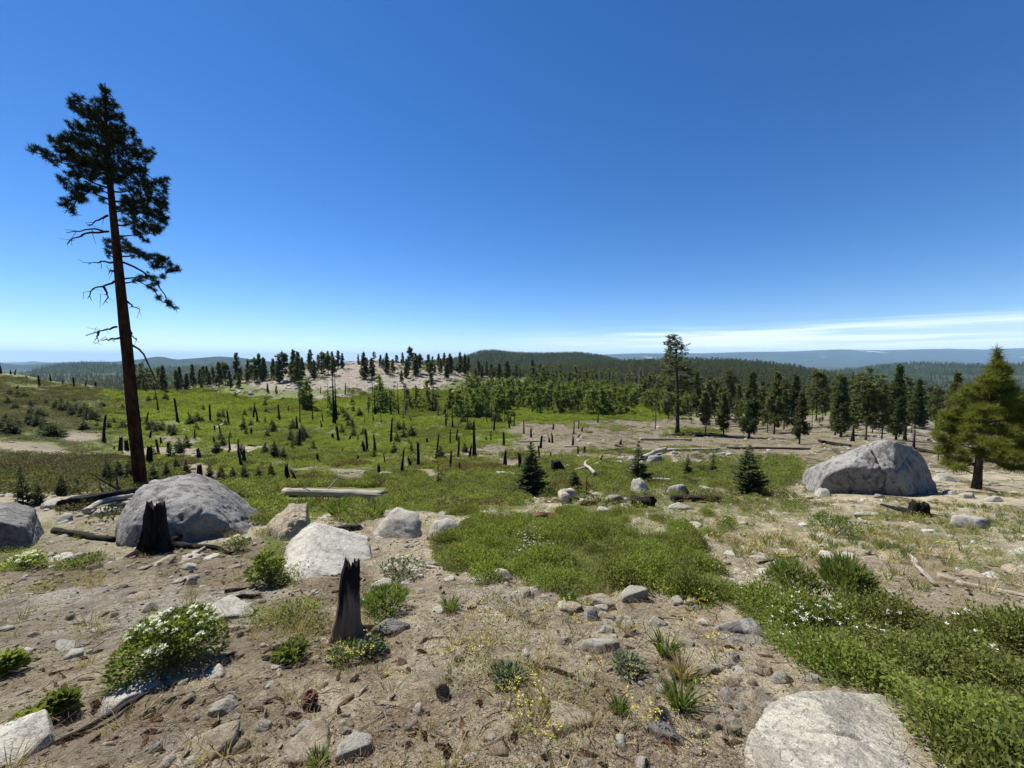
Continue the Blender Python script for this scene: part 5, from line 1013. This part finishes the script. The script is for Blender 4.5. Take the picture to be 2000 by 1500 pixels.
PR_MAT = proto([sprig(s, 84, .14, .17, .027, .0145, 'mat_leaf', up=.35) for s in (1, 2, 3, 4)], 'mat_sprig')
PR_MEAD = proto([sprig(s, 190, .5, .5, .13, .075, 'meadow_leaf', up=.8) for s in (5, 6, 7)], 'meadow_sprig')
PR_DULL = proto([sprig(s, 190, .5, .40, .11, .055, 'dull_leaf') for s in (8, 9, 10)], 'dull_sprig')
PR_RUST = proto([sprig(s, 150, .5, .36, .10, .055, 'rust_leaf') for s in (11, 12)], 'rust_sprig')
PR_BRUSH = proto([sprig(s, 230, .4, .42, .075, .038, 'mat_leaf') for s in (13, 14, 15)], 'brush_sprig')
PR_GRASS = proto([blades(s, 34, .05, .20, .006, 'grass') for s in (1, 2, 3)], 'grass_tuft')
PR_DRY = proto([blades(s, 26, .06, .15, .005, 'dry_grass', .9) for s in (4, 5, 6)], 'dry_tuft')
PR_SAGE = proto([sprig(s, 60, .10, .09, .028, .010, 'sage') for s in (16, 17)], 'sage_sprig')
PR_YEL = proto([heads(s, 7, .07, .11, .016, 'yellow', 5) for s in (18, 19)] + [blades(20, 10, .05, .12, .004, 'grass')], 'yellow_flower')
PR_WHITE = proto([heads(s, 3, .10, .19, .014, 'white_petal', 8) for s in (21, 22)], 'white_flower')

def pxmask(x, y): return proj(x, y, HG(x, y))
# green mats in the foreground
x, y = spots(100000, 1.1, 11, 68); px, py = pxmask(x, y); g, q, d = zones(x, y, HG(x, y))
rock_ok = np.ones(len(x), bool)
gg = g + .6 * fbm(np.stack([x, y], -1) / .40, 3, 95)
sel = (gg > .55) & (RNG.random(len(x)) < ss(gg, .45, .95) * .9 + .1) & (((px > 830) & (px < 1430) & (py > 1000) & (py < 1170)) | (in_poly(px, py, MAT2)))
P = onground(x[sel], y[sel]); hgt = (.28 + 1.95 * ss(fbm(P[:, :2] / .42, 3, 61), -.32, .45)) * (.55 + .45 * ss(gg[sel], .5, 1.0))
scatter('low_shrub', P, RNG.uniform(.55, .85, len(P)), PR_MAT, 4, 'low dense green shrub mats covering the foreground ground', 'ground cover', .2, zscale=hgt * 1.0)
sel2 = sel & (px < 1420) & (RNG.random(len(x)) < .008); scatter('grass', onground(x[sel2], y[sel2]), RNG.uniform(.8, 1.5, sel2.sum()), PR_GRASS, 3, 'green grass blades standing up through the shrub mats', 'grass')
# white flowers along the top edge of the right-hand mat
fl = (sel & (py < 1330) & (px > 1390) & (px < 1640) & (RNG.random(len(x)) < .10)) | (sel & (px > 1390) & (RNG.random(len(x)) < .006)) | (sel & (px > 1010) & (px < 1080) & (py > 1050) & (py < 1100) & (RNG.random(len(x)) < .08))
scatter('white_flowers', onground(x[fl], y[fl]), RNG.uniform(.7, 1.2, fl.sum()), PR_WHITE, 2, 'scattered small white flowers in the shrub mats', 'flowers')
# brush on the slope behind (about 6 to 45 m)
x, y = spots(30000, 6.5, 48, 66, 1); g, q, d = zones(x, y, HG(x, y)); px, py = pxmask(x, y)
p2 = np.stack([x, y], -1); nz_ = fbm(p2 / 2.2, 3, 62); rust = fbm(p2 / 3.5, 3, 63)
ok = (RNG.random(len(x)) < np.clip((g - .2) * 1.1 + nz_ * .6, 0, 1) * np.clip(np.hypot(x, y) / 26, .2, 1)) & ~((px > 830) & (px < 1430) & (py > 1000)) & (px < 1560) & ~((px > 540) & (px < 760) & (py > 952) & (py < 986)) & ~((py > 1035) & (px < 830))
isr = ok & (rust > .12) & (px > 560) & (px < 1160) & (py > 905); isd = ok & ~isr & ((px < 420) | (RNG.random(len(x)) < .3)); isb = ok & ~isr & ~isd
sc = lambda m, a, b: RNG.uniform(a, b, m.sum()) * np.clip(.55 + np.hypot(x[m], y[m]) / 60, .5, 1.2)
scatter('green_brush', onground(x[isb], y[isb]), sc(isb, .5, 1.2), PR_BRUSH, 3, 'knee-high green brush on the slope behind the boulders', 'brush', .12)
scatter('rusty_brush', onground(x[isr], y[isr]), sc(isr, .45, 1.0), PR_RUST, 2, 'reddish tinged brush patches among the green brush', 'brush', .12)
scatter('dull_brush', onground(x[isd], y[isd]), sc(isd, .45, 1.0), PR_DULL, 3, 'dull olive brush on the slope at the left', 'brush', .12)
# meadow and left slope (35 to 210 m)
x, y = spots(60000, 32, 215, 56, 1); g, q, d = zones(x, y, HG(x, y)); px, py = pxmask(x, y)
p2 = np.stack([x, y], -1); nz_ = fbm(p2 / 7., 3, 64)
ok = (RNG.random(len(x)) < np.clip((g - .25) * 1.1 + nz_ * .9 + .6 * fbm(p2 / 24., 3, 90), 0, 1)) & (px < 1420) & (q < .5) | ((g > .3) & (q < .5) & (px < 1420) & (RNG.random(len(x)) < .14))
left = (px < 330) & (RNG.random(len(x)) < ss(-px, -330, -120)); a_ = ok & ~left & (RNG.random(len(x)) > .12); b_ = ok & ~a_
sz = lambda m: RNG.uniform(.7, 1.6, m.sum()) * (.7 + np.hypot(x[m], y[m]) / 160)
scatter('meadow_brush', onground(x[a_], y[a_]), sz(a_), PR_MEAD, 3, 'bright green leafy brush filling the burnt meadow', 'brush', .1, zscale=sz(a_) * .34)
scatter('slope_brush', onground(x[b_], y[b_]), sz(b_), PR_DULL, 3, 'olive brush on the open slope at the far left', 'brush', .1, zscale=sz(b_) * .34)
# sparse plants, dry tufts and yellow flowers on bare ground
x, y = spots(16000, 1.1, 14, 66, 1); g, q, d = zones(x, y, HG(x, y)); px, py = pxmask(x, y); p2 = np.stack([x, y], -1); nn = fbm(p2 / .9, 3, 65); yy = fbm(p2 / .7, 3, 66)
bare = (g < .8) & ~in_poly(px, py, MAT2)
m = bare & (RNG.random(len(x)) < np.clip(.07 + .32 * nn, 0, .4)); scatter('dry_grass', onground(x[m], y[m]), RNG.uniform(.35, 1.0, m.sum()), PR_DRY, 3, 'sparse dry straw-coloured grass on bare soil', 'grass', .2)
m = bare & (RNG.random(len(x)) < np.clip(-.05 + .30 * nn + 1.3 * g, 0, .8)) & (py > 985); scatter('sparse_plants', onground(x[m], y[m]), RNG.uniform(.3, .8, m.sum()), PR_MAT, 4, 'sparse small green plants on the bare soil', 'ground cover', .2)
m = bare & (yy > .15) & (px > 620) & (RNG.random(len(x)) < .08); scatter('yellow_flowers', onground(x[m], y[m]), RNG.uniform(.5, 1.2, m.sum()), PR_YEL, 3, 'tiny yellow flowers dotting the bare soil', 'flowers', .2)
x, y = spots(20000, 5, 26, 66, 1); px, py = pxmask(x, y); p2 = np.stack([x, y], -1); nn = fbm(p2 / 2., 3, 67)
m = (px > 1330) & (py > 965) & (py < 1160) & (RNG.random(len(x)) < np.clip(.25 + .8 * nn, 0, .8)) & ~((px > 1560) & (px < 1835) & (py < 978))
kk = m & (RNG.random(len(x)) < .5); scatter('straw_grass', onground(x[kk], y[kk]), RNG.uniform(.7, 1.5, kk.sum()), PR_DRY, 3, 'straw-coloured grass on the slope before the great boulder', 'grass', .2)
kk = m & ~kk & (nn > -.1); scatter('slope_grass', onground(x[kk], y[kk]), RNG.uniform(.5, 1.1, kk.sum()), PR_GRASS, 3, 'short green grass on the slope before the great boulder', 'grass', .2)
kk = m & (RNG.random(len(x)) < .22); scatter('slope_yellow_flowers', onground(x[kk], y[kk]), RNG.uniform(.9, 1.8, kk.sum()), PR_YEL, 3, 'yellow flowers in the dry grass before the great boulder', 'flowers', .2)
# --- gravel, twigs, bark chips
PR_PEB = proto([rock_mesh(rand_planes(500 + k, 1, .85, .45, 6), 2, 20, .08, k, 2.0, ('granite_white', 'granite_tan', 'granite_pale')[k % 3]) for k in range(6)], 'pebble')
def twigs(seed, n=1, mat='twig'):
    g = np.random.default_rng(seed); mb = MB()
    for k in range(n):
        pts = np.cumsum(np.array([[g.uniform(.12, .3), g.normal() * .05, g.normal() * .02] for _ in range(5)]), 0); mb.tube(pts - pts.mean(0), [.012, .014, .012, .010, .006], 4, False)
    return mb.mesh('twig', M[mat])
PR_TWIG = proto([twigs(1), twigs(2, mat='char_lying'), twigs(3), twigs(4, mat='deadwood')], 'twig')
def chip(seed, mat):
    g = np.random.default_rng(seed); mb = MB(); a = np.sort(g.random(6) * 6.283); p = np.stack([np.cos(a) * .5, np.sin(a) * .2, g.normal(size=6) * .03], -1); v = np.concatenate([p, p * .9 + [0, 0, .08]])
    mb.add(v, t=[(6, 6 + i, 7 + i) for i in range(1, 5)], q=[(i, (i + 1) % 6, 6 + (i + 1) % 6, 6 + i) for i in range(6)]); return mb.mesh('chip', M[mat])
PR_CHIP = proto([chip(1, 'rotten'), chip(2, 'char_lying'), chip(3, 'bark'), chip(4, 'twig')], 'chip')
x, y = spots(60000, 1.0, 11, 66, 1); g, q, d = zones(x, y, HG(x, y)); p2 = np.stack([x, y], -1); nn = fbm(p2 / .5, 3, 68)
m = (g < .6) & (RNG.random(len(x)) < np.clip(.35 + .7 * nn, .03, 1)); k = int(m.sum())
scatter('gravel', onground(x[m], y[m], .002), np.minimum(.006 + RNG.pareto(2.6, k) * .011, .085) * (.75 + np.hypot(x[m], y[m]) * .07), PR_PEB, 6, 'loose granite gravel on the bare ground', 'gravel', .5)
x, y = spots(5200, 1.0, 12, 66, 1); g, q, d = zones(x, y, HG(x, y)); m = (g < .55) & (RNG.random(len(x)) < np.clip(.5 + fbm(np.stack([x, y], -1) / .8, 3, 96), .1, 1)); k = int(m.sum())
PR_FLAT = proto(RVF['granite_white'] + RVF['granite_tan'], 'flat_stone'); scatter('flat_stones', onground(x[m], y[m], -.003), np.minimum(.03 + RNG.pareto(2.2, k) * .042, .28) * (.7 + .06 * np.hypot(x[m], y[m])), PR_FLAT, 12, 'half-buried flat granite chips in the foreground soil', 'stones', .18)
x, y = spots(20000, 1.0, 11, 66, 1); g, q, d = zones(x, y, HG(x, y)); m = (g < .65) & (RNG.random(len(x)) < .30 + .6 * d); k = int(m.sum())
scatter('twig_litter', onground(x[m], y[m], .006), .04 + RNG.random(k) ** 3 * .22, PR_TWIG, 4, 'scattered twigs on the bare ground', 'litter', .12)
x, y = spots(34000, 1.0, 11, 66, 1); g, q, d = zones(x, y, HG(x, y)); m = (g < .65) & (RNG.random(len(x)) < .10 + .5 * d); k = int(m.sum())
scatter('bark_litter', onground(x[m], y[m], .004), .012 + RNG.random(k) ** 4 * .09, PR_CHIP, 4, 'bark chips and charred flakes strewn on the soil', 'litter', .2)
x, y = spots(14000, 1.0, 7, 66, 1); g, q, d = zones(x, y, HG(x, y)); m = (g < .6); k = int(m.sum())
nb = MB(); RN2 = RNG.normal(size=(14, 3)) * [1, 1, .12]; nb.needles(RNG.normal(size=(14, 3)) * [.08, .08, .006] + [0, 0, .006], RN2, RNG.uniform(.05, .11, 14), .0022)
PR_NEED = proto([nb.mesh('fallen_needles', M['fallen_needle'])], 'fallen_needles')
scatter('fallen_needles', onground(x[m], y[m], .003), RNG.uniform(.5, 1.1, k), PR_NEED, 1, 'fallen dry pine needles on the soil', 'litter', .05)
# --- fallen sticks, stones and low scrub over the middle distance
x, y = spots(9000, 11, 95, 56, 1); g, q, d = zones(x, y, HG(x, y)); px, py = pxmask(x, y)
m = (g < .5) & (px > 780) & (RNG.random(len(x)) < .30); k = int(m.sum()); rt = np.stack([RNG.normal(size=k) * .08, RNG.normal(size=k) * .08, RNG.normal(size=k) * .7], -1)
scatter('fallen_sticks', onground(x[m], y[m], .05), np.minimum(.6 + RNG.random(k) ** 3 * 4.0, np.hypot(x[m], y[m]) * .035), PR_TWIG, 4, 'fallen sticks and thin logs strewn over the bare flat', 'litter', rot=rt)
m = (g < .55) & (RNG.random(len(x)) < .30); k = int(m.sum()); scatter('field_stones', onground(x[m], y[m]), np.minimum(.12 + RNG.pareto(2.6, k) * .20, np.minimum(1.1, .012 * np.hypot(x[m], y[m]))), PR_PEB, 6, 'loose stones scattered over the middle distance', 'stones', .3)
x, y = spots(20000, 12, 130, 56, 1); g, q, d = zones(x, y, HG(x, y)); px, py = pxmask(x, y); nn = fbm(np.stack([x, y], -1) / 6., 3, 91)
m = (g < .6) & (px > 420) & (RNG.random(len(x)) < np.clip(.26 + .9 * nn, 0, .85)); scatter('low_scrub', onground(x[m], y[m]), RNG.uniform(.3, .9, m.sum()) * (.6 + np.hypot(x[m], y[m]) / 110), PR_DULL, 3, 'low olive scrub on the bare flat', 'scrub', .1, zscale=RNG.uniform(.15, .4, m.sum()))
x, y = spots(14000, 130, 330, 40, 1); g, q, d = zones(x, y, HG(x, y)); px, py = pxmask(x, y); nn = fbm(np.stack([x, y], -1) / 14., 3, 92)
m = (q > .3) & (px > 330) & (px < 1120) & (RNG.random(len(x)) < np.clip(.40 + .7 * nn, .05, .9)); k = int(m.sum()); scatter('dome_rubble', onground(x[m], y[m], -.1), np.minimum(.35 + RNG.pareto(2.2, k) * .6, 3.2), PR_PEB, 6, 'broken granite blocks littering the pale dome', 'stones', .2)
m = (q > .25) & (px > 330) & (px < 1120) & (RNG.random(len(x)) < np.clip(.10 - .7 * nn, 0, .6)); scatter('dome_brush', onground(x[m], y[m]), RNG.uniform(1.2, 3.0, m.sum()), PR_DULL, 3, 'olive brush patches between the rocks of the dome', 'brush', .1, zscale=RNG.uniform(.8, 2.0, m.sum()))
# --- woods: young green stand, dense forest behind, wooded ridges
PR_FOR = proto([m for s in (1, 2, 3, 4) for m in (conifer(12, 1.9, .10, 200 + s, 60, 1.3, 6, 1.1, .2, width=.55, nmat='needle_far', dead=0)[1],)], 'forest_tree')
PR_YNG = proto([conifer(5, 1.2, .04, 210 + s, 50, .75, 6, 1.1, .2, width=.32, nmat='needle_light', dead=0)[1] for s in (1, 2, 3)], 'young_tree')
x, y = spots(9000, 95, 330, 40, 1); px, py = pxmask(x, y); g, q, d = zones(x, y, HG(x, y)); nn = fbm(np.stack([x, y], -1) / 22., 3, 70)
m = (py < 812) & (px > 900) & (px < 1420) & (q < .4) & (RNG.random(len(x)) < np.clip(.30 + 1.0 * nn + ss(px, 800, 1000) * .35 - .6 * ss(py, 780, 808), 0, 1))
clump = sum((((px - a) / c) ** 2 + ((py - b) / e) ** 2 < 1).astype(int) for a, b, c, e in ((828, 800, 26, 10), (745, 800, 24, 9), (655, 812, 12, 8), (920, 806, 60, 14), (780, 800, 40, 8), (600, 800, 12, 6), (955, 835, 40, 12))) > 0
m = m | (clump & (RNG.random(len(x)) < .26))
scatter('young_wood', onground(x[m], y[m], -.2), RNG.uniform(.6, 1.6, m.sum()), PR_YNG, 3, 'young green conifers growing thickly between meadow and forest', 'wood', .03)
x, y = spots(5000, 95, 340, 56, 1); px, py = pxmask(x, y); nn = fbm(np.stack([x, y], -1) / 16., 3, 97)
m = (px > 1345) & (py < 838) & (RNG.random(len(x)) < np.clip(.22 + .9 * nn, .02, .8)); k = int(m.sum())
scatter('mixed_wood', onground(x[m], y[m], -.3), RNG.uniform(.3, .85, k) ** 1.0, PR_FOR, 4, 'irregular belt of conifers behind the pines on the flat', 'wood', .05)
x, y = spots(16000, 190, 1000, 44, 1); px, py = pxmask(x, y); g, q, d = zones(x, y, HG(x, y)); nn = fbm(np.stack([x, y], -1) / 50., 3, 71)
m = ((px > 900) & ((px > 1020) | (np.hypot(x, y) > 340)) & (py < 796) & (q < .3) & (RNG.random(len(x)) < np.clip(.30 + .9 * nn + .4 * ss(np.hypot(x, y), 350, 600), .08, 1))) | ((px > 1250) & (py < 806) & (RNG.random(len(x)) < .5))
scatter('forest', onground(x[m], y[m], -.4), RNG.uniform(.65, 1.25, m.sum()), PR_FOR, 4, 'dense dark conifer forest filling the middle distance', 'forest', .02)
x, y = spots(26000, 270, 2400, 60, 1); px, py = pxmask(x, y); r_ = np.hypot(x, y); nn = fbm(np.stack([x, y], -1) / 90., 3, 93)
m = (((px < 480) & (px > 262)) | (r_ > 950)) & (RNG.random(len(x)) < np.clip(.75 + .6 * nn, .15, 1)) & ~((px > 330) & (px < 1000) & (r_ < 480))
scatter('valley_forest', onground(x[m], y[m], -.4), RNG.uniform(.8, 1.4, m.sum()), PR_FOR, 4, 'conifer forest on the valley floor beyond the meadow', 'forest', .02)
pts = []
for key, n, in (('hill4', 12000), ('hill5', 9000), ('hill6', 9000), ('hill3', 5000)):
    V = RIDGE_PTS[key]; nr, nc = V.shape[:2]; i = (RNG.random(n) ** .8 * 24.5 + .4); j = RNG.random(n) * (nc - 1.01); i0, j0 = i.astype(int), j.astype(int); fi, fj = (i - i0)[:, None], (j - j0)[:, None]
    pts.append((V[i0, j0] * (1 - fj) + V[i0, j0 + 1] * fj) * (1 - fi) + (V[i0 + 1, j0] * (1 - fj) + V[i0 + 1, j0 + 1] * fj) * fi)
pts = np.concatenate(pts); scatter('ridge_forest', pts - [0, 0, .5], RNG.uniform(.8, 1.5, len(pts)), PR_FOR, 4, 'conifer forest cloaking the ridges beyond the valley', 'forest', .02)

# ------------------------------------------------------------------ single plants of the foreground
def bush(px0, px1, pyb, hpx, label, leafmat, n, leaf, wid, flowers=0, up=.6, cat='bush', blade=False, seed=0, group=None):
    global RNG
    P = cast((px0 + px1) / 2, pyb); s = px_size(P); R = (px1 - px0) / 2 * px_wide(P); h = hpx * s * (.85 if blade or hpx > 100 or px0 > 1500 else .66); keep = RNG; RNG = np.random.default_rng(seed + 3000)
    root = thing('flowering_bush' if flowers else 'grass_clump' if blade else 'bush', label, cat, P + [0, R * .5, -.01], 0, group)
    if blade: m = blades(seed + 70, n, R * .45, h * 1.05, wid, leafmat, .7); obj('blades', m, root)
    else:
        mb = MB(); a = RNG.random(n) * 6.283; r = R * np.sqrt(RNG.random(n)) * (1 + .22 * np.sin(3 * a + seed)); dome = h * np.sqrt(np.clip(1 - (r / (R * 1.25)) ** 2, .03, 1)); z = dome * (1 - RNG.random(n) ** 1.8 * .75) * (1 + .16 * vnoise(np.stack([r * np.cos(a), r * np.sin(a)], -1) / (R * .25), seed))
        pos = np.stack([r * np.cos(a), r * np.sin(a), z], -1); d = np.stack([np.cos(a) * r / R, np.sin(a) * r / R, np.full(n, up)], -1) + RNG.normal(size=(n, 3)) * .65
        mb.leaves(pos, d, leaf * RNG.uniform(.6, 1.3, n), wid * RNG.uniform(.7, 1.2, n)); obj('leaves', mb.mesh('leaves', M[leafmat]), root)
        sb = MB()
        for k in range(24):
            a = RNG.random() * 6.283; r = R * math.sqrt(RNG.random()) * .95; e = np.array([r * math.cos(a), r * math.sin(a), h * .8 * math.sqrt(max(.05, 1 - (r / R / 1.2) ** 2))]); sb.tube([e * [.15, .15, 0], e * [.6, .6, .5], e], [.006, .004, .002], 4, False)
        obj('stems', sb.mesh('stems', M['twig']), root)
        if flowers:
            fb = MB(); a = RNG.random(flowers) * 6.283; r = R * np.sqrt(RNG.random(flowers)) * .95; c = np.stack([r * np.cos(a), r * np.sin(a), h * np.sqrt(np.clip(1 - (r / (R * 1.25)) ** 2, .05, 1)) * 1.06 + .01], -1)
            d = RNG.normal(size=(flowers, 26, 3)); d[..., 2] = np.abs(d[..., 2]); d /= np.linalg.norm(d, axis=-1, keepdims=True); sz = .022 * RNG.uniform(.5, 1.15, flowers)
            fb.leaves((c[:, None] + d * sz[:, None, None] * .5).reshape(-1, 3), d.reshape(-1, 3), np.repeat(sz * .7, 26), np.repeat(sz * .5, 26)); obj('flower_heads', fb.mesh('flower_heads', M['white_petal']), root)
    RNG = keep; return root
bush(184, 414, 1318, 101, 'leafy bush with round white flower heads in the left foreground', 'mat_leaf', 4600, .030, .013, 40, seed=1)
bush(1512, 1612, 1172, 62, 'mounded green bush left of the taller mounded bush', 'grass', 1500, .07, .011, 0, 1.6, seed=2)
bush(1610, 1726, 1182, 84, 'taller mounded green bush on the right slope', 'grass', 2200, .08, .011, 0, 1.7, seed=3)
bush(480, 548, 1145, 84, 'upright leafy green plant left of the white dome rock', 'mat_leaf', 700, .05, .024, 0, seed=4)
bush(705, 790, 1202, 50, 'green plant cushion right of the charred stump', 'grass', 900, .05, .012, 0, 1.2, seed=5)
bush(735, 820, 1130, 36, 'pale-flowered cushion above the stump, right of the white rock', 'sage', 500, .035, .016, 16, seed=6)
bush(960, 1022, 1342, 34, 'grey-green cushion plant left of centre in the foreground', 'sage', 500, .028, .010, seed=7)
bush(1200, 1262, 1318, 36, 'grey-green cushion plant below the stone pile', 'sage', 500, .028, .010, seed=8)
bush(510, 615, 1222, 42, 'sprawling green plant left of the charred stump', 'mat_leaf', 330, .03, .012, seed=9)
bush(530, 592, 1292, 36, 'small leafy plant in front of the sprawling plant', 'mat_leaf', 350, .034, .018, seed=10)
bush(-20, 36, 1318, 52, 'leafy plant cut by the left edge', 'mat_leaf', 500, .04, .024, seed=11)
bush(76, 136, 1400, 58, 'broad-leaved plant at the lower left', 'mat_leaf', 420, .04, .024, seed=12)
bush(0, 80, 1432, 40, 'low broad-leaved plant left of the lower left slab', 'mat_leaf', 380, .04, .022, seed=13)
bush(-10, 80, 1112, 34, 'white-flowered plants below the flat-topped boulder', 'mat_leaf', 700, .045, .018, 30, seed=14)
bush(100, 190, 1112, 26, 'sparse green plants right below the flat-topped boulder', 'grass', 500, .05, .014, seed=15)
bush(430, 480, 1080, 40, 'small green plant with pale buds at the foot of the rounded boulder', 'mat_leaf', 260, .05, .018, 8, seed=16)
bush(1590, 1700, 1050, 40, 'low green plants on the slope before the great boulder', 'grass', 1200, .06, .016, seed=17)
bush(630, 705, 1300, 40, 'dusty green plant with yellow tips before the charred stump', 'grass', 300, .03, .012, seed=18)
bush(692, 745, 1290, 52, 'grey-leaved plant at the right foot of the charred stump', 'sage', 420, .032, .013, seed=19)
for i, (a, b, yb, hp, m, lb) in enumerate([(1276,1336,1286,62,'grass','tall green grass clump right of the curved stone'),(1305,1365,1392,92,'grass','tall tawny grass clump above the dark pine cone'),(1190,1236,1398,40,'grass','short grass clump left of the dark pine cone'),(862,894,1196,46,'grass','slender grass clump beyond the middle foreground'),(1330,1425,1178,70,'grass','grass stand at the right end of the green mat'),(1210,1240,1240,44,'dry_grass','dry straw tuft beside the upright pale stone'),(1090,1135,1180,40,'grass','bluish grass tuft at the front of the green mat'),(1305,1370,1330,60,'dry_grass','dry straw clump between the two green grass clumps'),(620,690,1010,44,'grass','bright grass clump before the long pale log, left one'),(700,760,1012,40,'grass','bright grass clump before the long pale log, right one'),(565,615,1000,36,'grass','bright grass clump above the tan boulder'),(590,640,1500,40,'grass','small grass tuft at the bottom edge left of the flat stone')]):
    bush(a, b, yb, hp, lb, m, 150, .006 if yb > 1100 else .016, .006 if yb > 1100 else .016, blade=True, cat='grass clump', seed=30 + i, group='grass clumps')
YP = [(1010,1440),(990,1375),(1040,1400),(880,1300),(700,1310),(765,1350),(1130,1240),(1100,1215),(940,1290),(1165,1330),(1060,1475),(1400,1290),(1010,1175),(1350,1235),(665,1305),(1240,1420)]
YP.sort()
for (x, y), lb in zip(YP, row_labels(YP, 'little yellow-flowered plant on the bare foreground, {n}')):
    P = cast(x, y); root = thing('yellow_flower_plant', lb, 'flower', P, random.random() * 6, 'yellow flower plants', random.uniform(.8, 1.3))
    obj('stems', bpy.data.objects['yellow_flower_02'].data, root); obj('petals', bpy.data.objects['yellow_flower_00'].data, root)

# ------------------------------------------------------------------ air
def haze():
    mb = MB(); x = 43000.; z0, z1 = -420., 520.
    v = [(a, b, c) for c in (z0, z1) for b in (-x, x) for a in (-x, x)]
    mb.add(v, q=[(0, 2, 3, 1), (4, 5, 7, 6), (0, 1, 5, 4), (2, 6, 7, 3), (0, 4, 6, 2), (1, 3, 7, 5)])
    m, t, out = new_mat('haze_air')
    pv = nd(t, 'ShaderNodeVolumePrincipled'); pv.inputs['Color'].default_value = (0.42, 0.68, 1.0, 1); pv.inputs['Density'].default_value = 3.6e-5
    t.links.new(pv.outputs[0], out.inputs['Volume'])
    o = obj('haze', mb.mesh('haze', m)); tag(o, 'thin blue mountain haze over the far ridges', 'haze', kind='stuff')
haze()
